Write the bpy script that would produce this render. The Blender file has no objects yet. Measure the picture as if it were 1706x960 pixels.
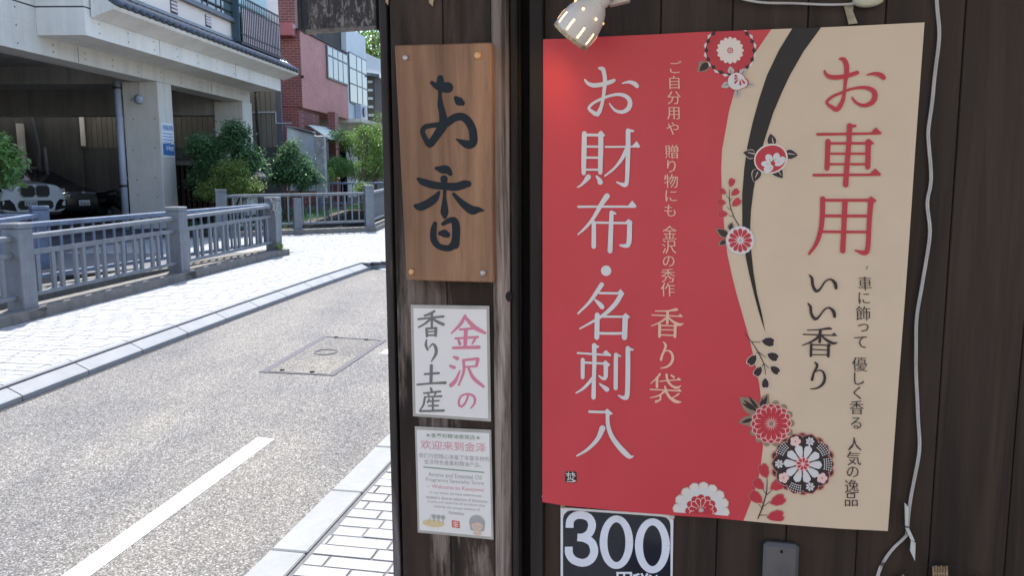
import bpy, bmesh, math, random
import numpy as np
from mathutils import Vector, Matrix, noise as mnoise
random.seed(7)
R = math.radians
SC = bpy.context.scene
COL = SC.collection

# ------------------------------------------------------------------ camera
CAM_H = 1.6
FPX = 1330.0
cam_d = bpy.data.cameras.new('camera'); cam = bpy.data.objects.new('camera', cam_d)
COL.objects.link(cam)
CAMROT = Matrix.Rotation(R(90-7.5), 4, 'X') @ Matrix.Rotation(R(-0.27), 4, 'Z')
cam.matrix_world = Matrix.Translation((0, 0, CAM_H)) @ CAMROT
cam_d.sensor_width = 36; cam_d.lens = 36*FPX/1706
cam_d.clip_start = 0.05; cam_d.clip_end = 2000
SC.camera = cam

# ------------------------------------------------------------------ sky, sun, exposure
SUN_EL, SUN_AZ = 62, -15          # azimuth measured from +Y towards +X
w = bpy.data.worlds.new('World'); SC.world = w; w.use_nodes = True
nt = w.node_tree; nt.nodes.clear()
sky = nt.nodes.new('ShaderNodeTexSky'); sky.sky_type = 'NISHITA'; sky.sun_disc = False
sky.sun_elevation = R(SUN_EL); sky.sun_rotation = R(SUN_AZ); sky.dust_density = 1.5; sky.air_density = 1.0
bg = nt.nodes.new('ShaderNodeBackground'); bg.inputs[1].default_value = 0.15
wo = nt.nodes.new('ShaderNodeOutputWorld')
nt.links.new(sky.outputs[0], bg.inputs[0]); nt.links.new(bg.outputs[0], wo.inputs[0])
sd = bpy.data.lights.new('sun', 'SUN'); sd.energy = 3.1; sd.angle = R(0.5); sd.color = (1, 0.965, 0.91)
sun = bpy.data.objects.new('sun', sd); COL.objects.link(sun)
to_sun = Vector((math.sin(R(SUN_AZ))*math.cos(R(SUN_EL)), math.cos(R(SUN_AZ))*math.cos(R(SUN_EL)), math.sin(R(SUN_EL))))
sun.rotation_euler = to_sun.to_track_quat('Z', 'Y').to_euler()
sun.location = (0, 0, 30)
SC.view_settings.view_transform = 'Standard'; SC.view_settings.look = 'None'
SC.view_settings.exposure = 1.5; SC.view_settings.gamma = 1
SC.cycles.max_bounces = 8; SC.cycles.diffuse_bounces = 5

# ------------------------------------------------------------------ surveying helpers (photo measurements -> places)
def ray(px, py):
    return (CAMROT.to_3x3() @ Vector(((px-853)/FPX, -(py-480)/FPX, -1.0)))
SL = 0.03
def gz(y): return SL*min(y, 34.0)
def G(px, py, dz=0.0):
    d = ray(px, py); t = (dz-CAM_H)/(d.z-SL*d.y); return Vector((0, 0, CAM_H)) + d*t
def HY(px, py, y):
    d = ray(px, py); return Vector((0, 0, CAM_H)) + d*(y/d.y)
def HF(px, py, a, k=0.0647):     # vertical plane x = a + k*y
    d = ray(px, py); t = a/(d.x-k*d.y); return Vector((0, 0, CAM_H)) + d*t

# ------------------------------------------------------------------ object helpers
WM = {}
def register(o, M): WM[o.name] = M
def thing(name, label, cat, loc=(0, 0, 0), rotz=0.0, group=None, M=None):
    o = bpy.data.objects.new(name, None); COL.objects.link(o); o.empty_display_size = .2
    M = M if M is not None else Matrix.Translation(loc) @ Matrix.Rotation(rotz, 4, 'Z')
    o.matrix_world = M; register(o, M)
    o['label'] = label; o['category'] = cat
    if group: o['group'] = group
    return o
def part(name, bm, m, parent=None, smooth=False, label=None, kind=None):
    """bm in world coordinates"""
    me = bpy.data.meshes.new(name)
    if parent is not None:
        bm.transform(WM[parent.name].inverted())
    bm.normal_update(); bm.to_mesh(me); bm.free()
    if m is not None: me.materials.append(m)
    if smooth:
        for p in me.polygons: p.use_smooth = True
    o = bpy.data.objects.new(name, me); COL.objects.link(o)
    if parent is not None:
        o.parent = parent; register(o, WM[parent.name])
    else:
        register(o, Matrix.Identity(4))
    if label: o['label'] = label
    if kind: o['kind'] = kind
    return o
def single(name, bm, m, label, cat, smooth=False, group=None, kind=None):
    """a thing that is one mesh; origin moved to its base"""
    bm.verts.ensure_lookup_table()
    xs = [v.co for v in bm.verts]
    lo = Vector((min(v.x for v in xs), min(v.y for v in xs), min(v.z for v in xs)))
    hi = Vector((max(v.x for v in xs), max(v.y for v in xs), max(v.z for v in xs)))
    c = Vector(((lo.x+hi.x)/2, (lo.y+hi.y)/2, lo.z))
    M = Matrix.Translation(c); bm.transform(M.inverted())
    o = part(name, bm, m, None, smooth); o.matrix_world = M; register(o, M)
    o['label'] = label; o['category'] = cat
    if group: o['group'] = group
    if kind: o['kind'] = kind
    return o
def struct(name, bm, m, smooth=False):
    o = part(name, bm, m, None, smooth); o['kind'] = 'structure'; return o
def inst(name, mesh, parent, Mw):
    """repeat of a part sharing mesh data, Mw = world matrix"""
    o = bpy.data.objects.new(name, mesh); COL.objects.link(o)
    o.parent = parent; o.matrix_local = WM[parent.name].inverted() @ Mw
    register(o, Mw); return o
def mesh_of(name, bm, m, smooth=False):
    me = bpy.data.meshes.new(name); bm.normal_update(); bm.to_mesh(me); bm.free(); me.materials.append(m)
    if smooth:
        for p in me.polygons: p.use_smooth = True
    return me

def BM(): return bmesh.new()
def hexa(bm, p, bevel=0):
    """p: 8 points, 4 bottom ccw then 4 top"""
    vs = [bm.verts.new(q) for q in p]
    fs = [(0, 3, 2, 1), (4, 5, 6, 7), (0, 1, 5, 4), (1, 2, 6, 5), (2, 3, 7, 6), (3, 0, 4, 7)]
    out = [bm.faces.new([vs[i] for i in f]) for f in fs]
    if bevel:
        es = set(e for f in out for e in f.edges)
        bmesh.ops.bevel(bm, geom=list(es), offset=bevel, segments=1, affect='EDGES')
    return vs
def obox(bm, o, ex, ey, ez, bevel=0):
    o = Vector(o); ex = Vector(ex); ey = Vector(ey); ez = Vector(ez)
    if ex.cross(ey).dot(ez) < 0: ex, ey = ey, ex
    hexa(bm, [o, o+ex, o+ex+ey, o+ey, o+ez, o+ex+ez, o+ex+ey+ez, o+ey+ez], bevel)
def box(bm, a, b, bevel=0):
    obox(bm, (min(a[0], b[0]), min(a[1], b[1]), min(a[2], b[2])), (abs(b[0]-a[0]), 0, 0), (0, abs(b[1]-a[1]), 0), (0, 0, abs(b[2]-a[2])), bevel)
def beam(bm, p0, p1, wd, ht, bevel=0, up=Vector((0, 0, 1))):
    """bar from p0 to p1 (centre of its bottom), width wd, height ht"""
    p0 = Vector(p0); p1 = Vector(p1); d = p1-p0; s = d.cross(up).normalized()*wd
    u = s.cross(d).normalized()*ht
    obox(bm, p0-s/2, d, s, u, bevel)
def prism(bm, pts, z0, z1):
    """vertical prism over polygon pts (x,y); z0/z1 number or function(x,y)"""
    f0 = z0 if callable(z0) else (lambda x, y: z0); f1 = z1 if callable(z1) else (lambda x, y: z1)
    a = [bm.verts.new((x, y, f0(x, y))) for x, y in pts]; b = [bm.verts.new((x, y, f1(x, y))) for x, y in pts]
    n = len(pts)
    bm.faces.new(b); bm.faces.new(a[::-1])
    for i in range(n):
        bm.faces.new([a[i], a[(i+1) % n], b[(i+1) % n], b[i]])
def sweep(bm, prof, frames, closed_ends=True):
    """prof list of (s,h); frames list of (origin, side vec, up vec)"""
    rings = []
    for o, s, u in frames:
        rings.append([bm.verts.new(Vector(o)+Vector(s)*a+Vector(u)*b) for a, b in prof])
    n = len(prof)
    for i in range(len(rings)-1):
        for j in range(n):
            bm.faces.new([rings[i][j], rings[i][(j+1) % n], rings[i+1][(j+1) % n], rings[i+1][j]])
    if closed_ends:
        bm.faces.new(rings[0][::-1]); bm.faces.new(rings[-1])
    bmesh.ops.recalc_face_normals(bm, faces=bm.faces[:])
def tube(bm, pts, r, seg=8, cap=True):
    pts = [Vector(p) for p in pts]; rings = []
    rr = r if isinstance(r, (list, tuple)) else [r]*len(pts)
    ref = Vector((0, 0, 1))
    for i, p in enumerate(pts):
        d = (pts[min(i+1, len(pts)-1)]-pts[max(i-1, 0)]).normalized()
        if abs(d.dot(ref)) > .95: ref2 = Vector((1, 0, 0))
        else: ref2 = ref
        s = d.cross(ref2).normalized(); u = s.cross(d).normalized()
        rings.append([bm.verts.new(p+(s*math.cos(a)+u*math.sin(a))*rr[i]) for a in [2*math.pi*k/seg for k in range(seg)]])
    for i in range(len(rings)-1):
        for j in range(seg):
            bm.faces.new([rings[i][j], rings[i][(j+1) % seg], rings[i+1][(j+1) % seg], rings[i+1][j]])
    if cap:
        bm.faces.new(rings[0][::-1]); bm.faces.new(rings[-1])
    bmesh.ops.recalc_face_normals(bm, faces=bm.faces[:])
def lathe(bm, prof, M, seg=24, cap=True):
    rings = []
    for r, z in prof:
        rings.append([bm.verts.new(M @ Vector((r*math.cos(2*math.pi*k/seg), r*math.sin(2*math.pi*k/seg), z))) for k in range(seg)])
    for i in range(len(rings)-1):
        for j in range(seg):
            bm.faces.new([rings[i][j], rings[i][(j+1) % seg], rings[i+1][(j+1) % seg], rings[i+1][j]])
    if cap:
        if prof[0][0] > 1e-5: bm.faces.new(rings[0][::-1])
        if prof[-1][0] > 1e-5: bm.faces.new(rings[-1])
    bmesh.ops.remove_doubles(bm, verts=bm.verts[:], dist=1e-6)
    bmesh.ops.recalc_face_normals(bm, faces=bm.faces[:])

# ------------------------------------------------------------------ materials
def newmat(name):
    m = bpy.data.materials.new(name); m.use_nodes = True
    n = m.node_tree; b = n.nodes['Principled BSDF']; return m, n, b
def lk(n, a, b): n.links.new(a, b)
def coords(n, scale, kind='Object', rnd=False):
    tc = n.nodes.new('ShaderNodeTexCoord'); mp = n.nodes.new('ShaderNodeMapping'); mp.inputs['Scale'].default_value = scale
    lk(n, tc.outputs[kind], mp.inputs['Vector'])
    if rnd:
        oi = n.nodes.new('ShaderNodeObjectInfo'); mu = n.nodes.new('ShaderNodeMath'); mu.operation = 'MULTIPLY'; mu.inputs[1].default_value = 37.0
        lk(n, oi.outputs['Random'], mu.inputs[0]); lk(n, mu.outputs[0], mp.inputs['Location'])
    return mp.outputs[0]
def noise(n, vec, scale=5, detail=5, rough=.6, dist=0):
    t = n.nodes.new('ShaderNodeTexNoise'); t.inputs['Scale'].default_value = scale; t.inputs['Detail'].default_value = detail
    t.inputs['Roughness'].default_value = rough; t.inputs['Distortion'].default_value = dist
    if vec is not None: lk(n, vec, t.inputs['Vector'])
    return t.outputs['Fac']
def ramp(n, fac, stops):
    r = n.nodes.new('ShaderNodeValToRGB'); e = r.color_ramp.elements
    while len(e) < len(stops): e.new(.5)
    for i, (p, c) in enumerate(stops):
        e[i].position = p; e[i].color = (c[0], c[1], c[2], 1) if not isinstance(c, (int, float)) else (c, c, c, 1)
    lk(n, fac, r.inputs[0]); return r.outputs[0]
def mix(n, a, b, fac, mode='MIX'):
    x = n.nodes.new('ShaderNodeMix'); x.data_type = 'RGBA'; x.blend_type = mode
    for sock, v in ((x.inputs[0], fac), (x.inputs[6], a), (x.inputs[7], b)):
        if isinstance(v, (int, float)): sock.default_value = v
        elif isinstance(v, tuple): sock.default_value = (v[0], v[1], v[2], 1)
        else: lk(n, v, sock)
    return x.outputs[2]
def bump(n, b, h, strength=.3, dist=.01):
    x = n.nodes.new('ShaderNodeBump'); x.inputs['Strength'].default_value = strength; x.inputs['Distance'].default_value = dist
    lk(n, h, x.inputs['Height']); lk(n, x.outputs[0], b.inputs['Normal'])
def plain(name, c, rough=.6, var=.12, scale=6, metal=0, bmp=.1, spec=.5, rnd=False):
    """base colour with gentle mottling"""
    m, n, b = newmat(name)
    v = coords(n, (1, 1, 1), 'Object', rnd)
    f = noise(n, v, scale, 6, .6)
    lo = tuple(x*(1-var) for x in c); hi = tuple(min(1, x*(1+var)) for x in c)
    lk(n, ramp(n, f, [(.3, lo), (.7, hi)]), b.inputs['Base Color'])
    b.inputs['Roughness'].default_value = rough; b.inputs['Metallic'].default_value = metal
    b.inputs['Specular IOR Level'].default_value = spec
    if bmp: bump(n, b, noise(n, v, scale*8, 4), bmp, .004)
    return m
def flat(name, c, rough=.5, spec=.3, emit=None, es=0):
    m, n, b = newmat(name); b.inputs['Base Color'].default_value = (*c, 1); b.inputs['Roughness'].default_value = rough
    b.inputs['Specular IOR Level'].default_value = spec
    if emit: b.inputs['Emission Color'].default_value = (*emit, 1); b.inputs['Emission Strength'].default_value = es
    return m
def paper(name, c, rough=.42, spec=.32):
    """smooth printed sheet: very faint mottling"""
    m, n, b = newmat(name); v = coords(n, (1, 1, 1)); f = noise(n, v, 7, 3)
    lk(n, ramp(n, f, [(.3, tuple(x*.96 for x in c)), (.7, tuple(min(1, x*1.03) for x in c))]), b.inputs['Base Color'])
    b.inputs['Roughness'].default_value = rough; b.inputs['Specular IOR Level'].default_value = spec
    return m
def wood(name, dark, light, wear=None, wearpos=(.62, .75), rough=.75, zs=1.6, xs=26, bmp=.5, wscale=(9, 9, .9), spec=.3, rnd=True, zfade=None):
    """long vertical grain, optional pale worn streaks"""
    m, n, b = newmat(name)
    v = coords(n, (xs, xs, zs), 'Object', rnd)
    f = noise(n, v, 1.0, 8, .65, .6)
    c = ramp(n, f, [(.32, dark), (.68, light)])
    v2 = coords(n, (xs*3.6, xs*3.6, zs*1.1), 'Object', rnd); f2 = noise(n, v2, 1.0, 6, .7, .8)
    c = mix(n, c, ramp(n, f2, [(.3, .55), (.7, 1.0)]), .55, 'MULTIPLY')
    if wear:
        v3 = coords(n, wscale, 'Object', rnd); f3 = noise(n, v3, 1.0, 9, .72, .4)
        r3 = ramp(n, f3, [(wearpos[0], 0.0), (wearpos[1], 1.0)])
        wf = mix(n, r3, ramp(n, f2, [(.3, .1), (.6, 1.0)]), 1.0, 'MULTIPLY')
        if zfade:
            tc = n.nodes.new('ShaderNodeTexCoord'); sz = n.nodes.new('ShaderNodeSeparateXYZ'); lk(n, tc.outputs['Object'], sz.inputs[0])
            mr = n.nodes.new('ShaderNodeMapRange'); mr.inputs[1].default_value = zfade[0]; mr.inputs[2].default_value = zfade[1]; mr.inputs[3].default_value = 1.0; mr.inputs[4].default_value = zfade[2]
            lk(n, sz.outputs[2], mr.inputs[0]); wf = mix(n, wf, mr.outputs[0], 1.0, 'MULTIPLY')
        c = mix(n, c, wear, wf)
        f4 = noise(n, coords(n, (7, 7, 1.6), 'Object', rnd), 1.0, 4, .6); c = mix(n, c, ramp(n, f4, [(.35, .55), (.65, 1.2)]), .8, 'MULTIPLY')
    lk(n, c, b.inputs['Base Color']); b.inputs['Roughness'].default_value = rough
    b.inputs['Specular IOR Level'].default_value = spec
    bump(n, b, mix(n, f, f2, .5), bmp, .002)
    return m
def concrete(name, c, stain=.35, rough=.85, scale=1.2, streak=True, spots=False):
    m, n, b = newmat(name)
    v = coords(n, (1, 1, 1)); f = noise(n, v, scale, 7, .65)
    col = ramp(n, f, [(.3, tuple(x*(1-stain*.5) for x in c)), (.7, tuple(min(1, x*1.08) for x in c))])
    f2 = noise(n, v, 40, 3)
    col = mix(n, col, ramp(n, f2, [(.3, .85), (.7, 1.0)]), .6, 'MULTIPLY')
    if streak:
        v3 = coords(n, (3.2, 3.2, .22)); f3 = noise(n, v3, 1.5, 6, .7)
        col = mix(n, col, ramp(n, f3, [(.45, 1.0), (.78, 1-stain)]), 1.0, 'MULTIPLY')
    lk(n, col, b.inputs['Base Color']); b.inputs['Roughness'].default_value = rough; b.inputs['Specular IOR Level'].default_value = .2
    bump(n, b, f2, .15, .004)
    return m
M = {}
M['asphalt'] = None
def asphalt(nm='asphalt', tint=(1, 1, 1)):
    m, n, b = newmat(nm)
    v = coords(n, (1, 1, 1))
    vo = n.nodes.new('ShaderNodeTexVoronoi'); vo.inputs['Scale'].default_value = 145; lk(n, v, vo.inputs['Vector'])
    sp = n.nodes.new('ShaderNodeSeparateColor'); lk(n, vo.outputs['Color'], sp.inputs[0])
    c = ramp(n, sp.outputs[0], [(0.0, (.098, .095, .092)), (.35, (.158, .154, .150)), (.62, (.215, .211, .206)), (.85, (.305, .302, .298)), (1.0, .45)])
    ed = ramp(n, vo.outputs['Distance'], [(.0, 1.0), (.75, .55)])
    c = mix(n, c, ed, .8, 'MULTIPLY')
    f = noise(n, v, 1.4, 5, .6); c = mix(n, c, ramp(n, f, [(.3, (.82, .82, .85)), (.7, (1.12, 1.1, 1.06))]), .8, 'MULTIPLY')
    c = mix(n, c, tint, 1.0, 'MULTIPLY')
    f6 = noise(n, coords(n, (1.1, .28, 1)), 1.6, 4, .5); c = mix(n, c, ramp(n, f6, [(.38, (.86, .86, .88)), (.62, (1.12, 1.10, 1.05))]), .9, 'MULTIPLY')
    f5 = noise(n, v, 28, 4, .7); c = mix(n, c, ramp(n, f5, [(.3, (.78, .77, .75)), (.7, (1.16, 1.15, 1.12))]), .8, 'MULTIPLY')
    lk(n, c, b.inputs['Base Color']); b.inputs['Roughness'].default_value = .85; b.inputs['Specular IOR Level'].default_value = .25
    bump(n, b, vo.outputs['Distance'], .4, .004)
    return m
M['asphalt'] = asphalt()
def worn_paint():
    m, n, b = newmat('road_marking_paint'); v = coords(n, (1, 1, 1)); f = noise(n, v, 150, 5, .75); f2 = noise(n, v, 6, 5, .7)
    w_ = mix(n, ramp(n, f, [(.33, 0), (.43, 1)]), ramp(n, f2, [(.28, .2), (.42, 1)]), .5, 'MULTIPLY')
    lk(n, mix(n, (.20, .20, .205), (.70, .72, .74), w_), b.inputs['Base Color']); b.inputs['Roughness'].default_value = .7; bump(n, b, f, .4, .003); return m
def pavermat(name, c1, c2, c3):
    m, n, b = newmat(name)
    oi = n.nodes.new('ShaderNodeObjectInfo')
    v = coords(n, (1, 1, 1), 'Object'); f = noise(n, v, .9, 3)
    c = mix(n, ramp(n, oi.outputs['Random'], [(0, c1), (.5, c2), (1, c3)]), ramp(n, f, [(.35, c2), (.65, c1)]), .5)
    f2 = noise(n, v, 120, 4, .7); c = mix(n, c, ramp(n, f2, [(.3, .86), (.65, 1.02)]), .9, 'MULTIPLY')
    f3 = noise(n, v, 3.5, 6, .7); c = mix(n, c, ramp(n, f3, [(.3, .84), (.55, 1.0)]), .8, 'MULTIPLY')
    lk(n, c, b.inputs['Base Color']); b.inputs['Roughness'].default_value = .8; b.inputs['Specular IOR Level'].default_value = .2
    bump(n, b, f2, .2, .002); return m
M['paver'] = pavermat('paver_concrete', (.30, .315, .335), (.35, .34, .345), (.32, .335, .335))
M['joint'] = plain('paver_joint', (.12, .12, .13), .9, .2, 20)
M['kerb'] = concrete('kerb_concrete', (.27, .28, .29), .2, streak=False, scale=4)
M['old_curb'] = concrete('old_curb_concrete', (.20, .19, .175), .7, streak=False, scale=9)
M['white_paint'] = worn_paint()
M['iron'] = plain('cast_iron', (.10, .095, .105), .95, .3, 60, 0)
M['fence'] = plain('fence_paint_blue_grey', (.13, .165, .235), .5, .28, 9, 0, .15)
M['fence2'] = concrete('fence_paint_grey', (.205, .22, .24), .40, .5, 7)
M['soil'] = plain('garden_soil', (.06, .05, .035), .95, .4, 5, 0, .5)
M['canal_stone'] = concrete('canal_stone', (.055, .055, .05), .6, scale=3)
M['canal_water'] = flat('canal_water', (.02, .025, .025), .08, .5)
M['conc'] = concrete('board_marked_concrete', (.66, .63, .57), .18)
M['conc2'] = concrete('beam_concrete', (.78, .745, .68), .16)
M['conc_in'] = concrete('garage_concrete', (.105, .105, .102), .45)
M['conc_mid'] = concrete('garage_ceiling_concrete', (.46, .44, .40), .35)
M['pipe_dark'] = plain('dark_drain_pipe', (.06, .065, .075), .4, .2, 5)
M['groove'] = flat('dark_joint', (.10, .11, .13), .8)
M['cream'] = plain('cream_render', (.78, .68, .60), .8, .06, 1.5)
M['siding'] = plain('beige_siding', (.145, .135, .112), .6, .12, 2, 0, .05, rnd=True)
M['tile'] = plain('glazed_roof_tile', (.045, .06, .085), .22, .4, 5, 0, .05, .7, rnd=True)
M['dkmetal'] = plain('dark_metal', (.03, .028, .03), .5, .2, 5, .3)
M['slat'] = plain('pale_slat', (.62, .52, .52), .6, .15, 3, rnd=True)
M['glass'] = flat('window_glass', (.10, .14, .15), .06, .9)
M['frame'] = plain('window_frame_grey', (.10, .11, .13), .5, .1, 5, .2)
M['pipe'] = plain('grey_pipe', (.38, .42, .50), .45, .08, 3)
M['black'] = flat('black_gap', (.012, .011, .010), .9, .1)
M['leafdark'] = None

def brickmat(name, c1, c2, mo, sx, scale=1.0, along='x'):
    m, n, b = newmat(name)
    tc = n.nodes.new('ShaderNodeTexCoord'); sp = n.nodes.new('ShaderNodeSeparateXYZ'); lk(n, tc.outputs['Object'], sp.inputs[0])
    cb = n.nodes.new('ShaderNodeCombineXYZ'); lk(n, sp.outputs[0 if along == 'x' else 1], cb.inputs[0]); lk(n, sp.outputs[2], cb.inputs[1])
    bt = n.nodes.new('ShaderNodeTexBrick'); lk(n, cb.outputs[0], bt.inputs['Vector'])
    bt.inputs['Color1'].default_value = (*c1, 1); bt.inputs['Color2'].default_value = (*c2, 1); bt.inputs['Mortar'].default_value = (*mo, 1)
    bt.inputs['Scale'].default_value = scale; bt.inputs['Mortar Size'].default_value = .009; bt.inputs['Brick Width'].default_value = .24; bt.inputs['Row Height'].default_value = .085
    f = noise(n, coords(n, (1, 1, 1)), 1.3, 6); c = mix(n, bt.outputs[0], ramp(n, f, [(.3, .75), (.7, 1.1)]), .8, 'MULTIPLY')
    lk(n, c, b.inputs['Base Color']); b.inputs['Roughness'].default_value = .6
    bump(n, b, bt.outputs['Fac'], -.4, .01); return m
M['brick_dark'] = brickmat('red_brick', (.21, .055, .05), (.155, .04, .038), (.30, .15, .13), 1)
M['brick_lit'] = brickmat('red_brick_lit', (.50, .19, .165), (.45, .165, .145), (.54, .27, .24), 1, along='y')  # red brick again, with light bounced onto the bay side put into its colour
M['terra'] = plain('terracotta_render', (.36, .12, .06), .8, .2, 2)
M['maroon'] = plain('maroon_box', (.34, .09, .10), .5, .08, 2)
M['whitewall'] = plain('white_wall', (.60, .64, .66), .7, .08, 1)
M['greywall'] = plain('grey_wall', (.38, .42, .42), .7, .1, 1)
M['timber_far'] = plain('dark_timber', (.05, .045, .04), .8, .3, 2)
M['panel_pale'] = plain('pale_blue_panel', (.68, .76, .82), .5, .06, 1.5)
M['awning'] = plain('pale_green_awning', (.52, .60, .54), .6, .08, 2)
M['stone'] = plain('lantern_stone', (.085, .088, .085), .9, .35, 14, 0, .5)
M['bark'] = plain('bark', (.16, .12, .085), .9, .3, 12, 0, .6)
def leafmat(name, c, c2, rough=.45):
    m, n, b = newmat(name)
    v = coords(n, (1, 1, 1)); f = noise(n, v, 9, 4, .7)
    at = n.nodes.new('ShaderNodeAttribute'); at.attribute_name = 'leafv'
    col = mix(n, ramp(n, at.outputs['Fac'], [(0, c), (1, c2)]), ramp(n, f, [(.3, .75), (.7, 1.25)]), .6, 'MULTIPLY')
    lk(n, col, b.inputs['Base Color']); b.inputs['Roughness'].default_value = rough
    b.inputs['Specular IOR Level'].default_value = .5
    b.inputs['Subsurface Weight'].default_value = 0
    tr = n.nodes.new('ShaderNodeBsdfTranslucent'); lk(n, col, tr.inputs[0]); ms = n.nodes.new('ShaderNodeMixShader'); ms.inputs[0].default_value = .3
    out = n.nodes['Material Output']; lk(n, b.outputs[0], ms.inputs[1]); lk(n, tr.outputs[0], ms.inputs[2]); lk(n, ms.outputs[0], out.inputs[0])
    return m
M['leaf_dark'] = leafmat('camellia_leaf', (.035, .09, .038), (.115, .24, .095), .50)
M['leaf_lime'] = leafmat('maple_leaf', (.11, .20, .045), (.26, .34, .09), .5)
M['leaf_green'] = leafmat('garden_leaf', (.08, .17, .03), (.22, .36, .07), .45)
M['leaf_mid'] = leafmat('shrub_leaf', (.07, .17, .045), (.21, .38, .11), .36)
# shop woods
M['plank'] = wood('stained_plank', (.014, .0092, .0065), (.054, .035, .025), rough=.62, zs=1.2, xs=22, bmp=.35)
M['oldpost'] = wood('weathered_board', (.010, .0065, .005), (.058, .036, .026), (.29, .235, .205), (.49, .60), zs=1.3, xs=16, bmp=1.0, wscale=(15, 15, 2.0), zfade=(1.10, 1.42, .10))
M['oldedge'] = wood('worn_board_edge', (.016, .010, .008), (.085, .056, .040), (.38, .315, .28), (.43, .55), zs=1.2, xs=22, bmp=1.0, wscale=(22, 22, 1.1), zfade=(1.2, 1.7, .6))
M['topboard'] = wood('dark_board', (.012, .0095, .009), (.034, .026, .023), (.12, .09, .075), (.60, .72), zs=1.4, xs=26, bmp=.6, wscale=(24, 24, 2.4))
M['sidestrip'] = wood('grey_strip', (.020, .017, .016), (.075, .063, .060), (.22, .20, .21), (.50, .64), zs=1.2, xs=30, bmp=.6)
M['fascia'] = wood('weathered_fascia', (.06, .055, .055), (.13, .12, .12), (.42, .39, .36), (.50, .58), zs=9, xs=30, bmp=.8, wscale=(60, 60, 22))
M['signwood'] = wood('cedar_sign_board', (.20, .096, .048), (.40, .225, .125), (.105, .048, .028), (.50, .72), rough=.55, zs=1.1, xs=14, bmp=.25, wscale=(10, 10, 1.3), spec=.4, rnd=False)
M['signedge'] = wood('sign_board_edge', (.10, .045, .02), (.20, .10, .05), rough=.6, bmp=.2)
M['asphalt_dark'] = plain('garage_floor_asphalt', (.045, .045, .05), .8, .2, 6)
# ================================================================== GROUND, ROAD, PAVEMENTS
kp = [G(x, y, -.12) for x, y in [(0, 685), (160, 622), (249, 587), (322, 558), (387, 537), (437, 515), (482, 498), (503, 490), (560, 469), (590, 459), (622, 448)]]
kq = np.polyfit([p.y for p in kp], [p.x for p in kp], 2)
KY0, KY1 = 5.2, max(p.y for p in kp)
def Kx(y):                      # road-side foot of the left kerb
    y2 = max(y, KY0); x = np.polyval(kq, y2)
    if y < KY0: x += (y-KY0)*.165
    return x
c0 = G(0, 548); c1 = G(240, 487); c2 = G(490, 421)
cs = (c2.x-c0.x)/(c2.y-c0.y); C_END = c2.y
def Cx(y): return c0.x+cs*(y-c0.y)
r0 = G(405, 960); r1 = G(655, 715); rs = (r1.x-r0.x)/(r1.y-r0.y)
def Rx(y): return r0.x+rs*(y-r0.y)
i0 = G(480, 960); i1 = G(655, 765)
RW = ((i0.x-Rx(i0.y))+(i1.x-Rx(i1.y)))/2
print('RW', RW, 'K', Kx(5), Kx(12), KY1, 'C', Cx(8), C_END, 'R', Rx(3), rs)

F2 = [(-7.15, 10.85), (-6.6, 11.2), (-6.25, 8.2), (Cx(13.5)-.17, 13.5)]
F3 = [(-6.08, 16.8), (-4.75, 17.35), (-3.2, 18.0)]
F3B = [(-3.2, 18.0), (-3.05, 24.5)]
canal1 = [(Cx(-8)-.30, -8), (Cx(13.2)-.30, 13.2), (-6.2, 11.35), (-6.9, 10.9), (-6.9, -8)]
canal2 = [(-5.0, 17.35), (-3.3, 18.1), (-3.15, 24.6), (-5.0, 24.6)]
bm = BM()
def loop(pts, z):
    vs = [bm.verts.new((x, y, z(y))) for x, y in pts]
    return [bm.edges.new((vs[i], vs[(i+1) % len(vs)])) for i in range(len(vs))]
zf = lambda y: SL*y-.14
es = loop([(-160, -150), (160, -150), (160, 34), (-160, 34)], zf)+loop(canal1, zf)+loop(canal2, zf)
bmesh.ops.triangle_fill(bm, use_beauty=True, use_dissolve=False, edges=es)
a = [bm.verts.new((x, y, z)) for x, y, z in ((-300, 34, zf(34)), (300, 34, zf(34)), (600, 900, zf(34)), (-600, 900, zf(34)))]
bm.faces.new(a)
bmesh.ops.recalc_face_normals(bm, faces=bm.faces[:])
struct('ground', bm, M['soil'])

bm = BM()
YK = kp[-1].y; print('YK', YK, Kx(YK)); ys = list(np.arange(-14, YK-.4, .8))+[YK]
rp = [(Rx(y), y) for y in ys]+[(Rx(13.5), 13.5), (9, 17), (9, 14.6), (1.0, 12.95), (-.8, 12.55), (-1.5, 12.35)]+[(Kx(y), y) for y in ys[::-1]]
rp = [(Rx(-14), -14), (Rx(7), 7), (2, 10.5), (9, 13), (9, 15), (1.0, YK+.9), (-.9, YK+.35), (-1.5, YK+.12)]+[(Kx(y)-.02, y) for y in ys[::-1]]
prism(bm, rp, lambda x, y: SL*y-.19, lambda x, y: SL*y-.12)
road = struct('road', bm, M['asphalt'])
# left pavement bed
bm = BM()
lp = [(Kx(y)-.12, y) for y in ys]+[(-1.6, YK+.25), (-.9, YK+.5), (1.0, YK+1.05), (9, 15.6), (9, 34), (-2.9, 34), (-2.95, 24.5), (-3.1, 18.1), (-6.1, 16.85), (-8.0, 16.85), (-8.6, 8), (-8.9, -8), (-7.1, -8), (-7.1, 10.8), (-6.4, 11.2), (Cx(13.5)-.2, 13.5)]+[(Cx(y)-.1, y) for y in (13.2, -8, -14)]
prism(bm, lp, lambda x, y: SL*y-.17, lambda x, y: SL*y-.005)
pav_l = struct('pavement', bm, M['joint'])
bm = BM()
prism(bm, [(Rx(-14)+RW, -14), (9, -14), (9, 9), (Rx(9)+RW, 9)], lambda x, y: SL*y-.17, lambda x, y: SL*y-.0045)
pav_r = struct('pavement', bm, M['joint'])

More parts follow.
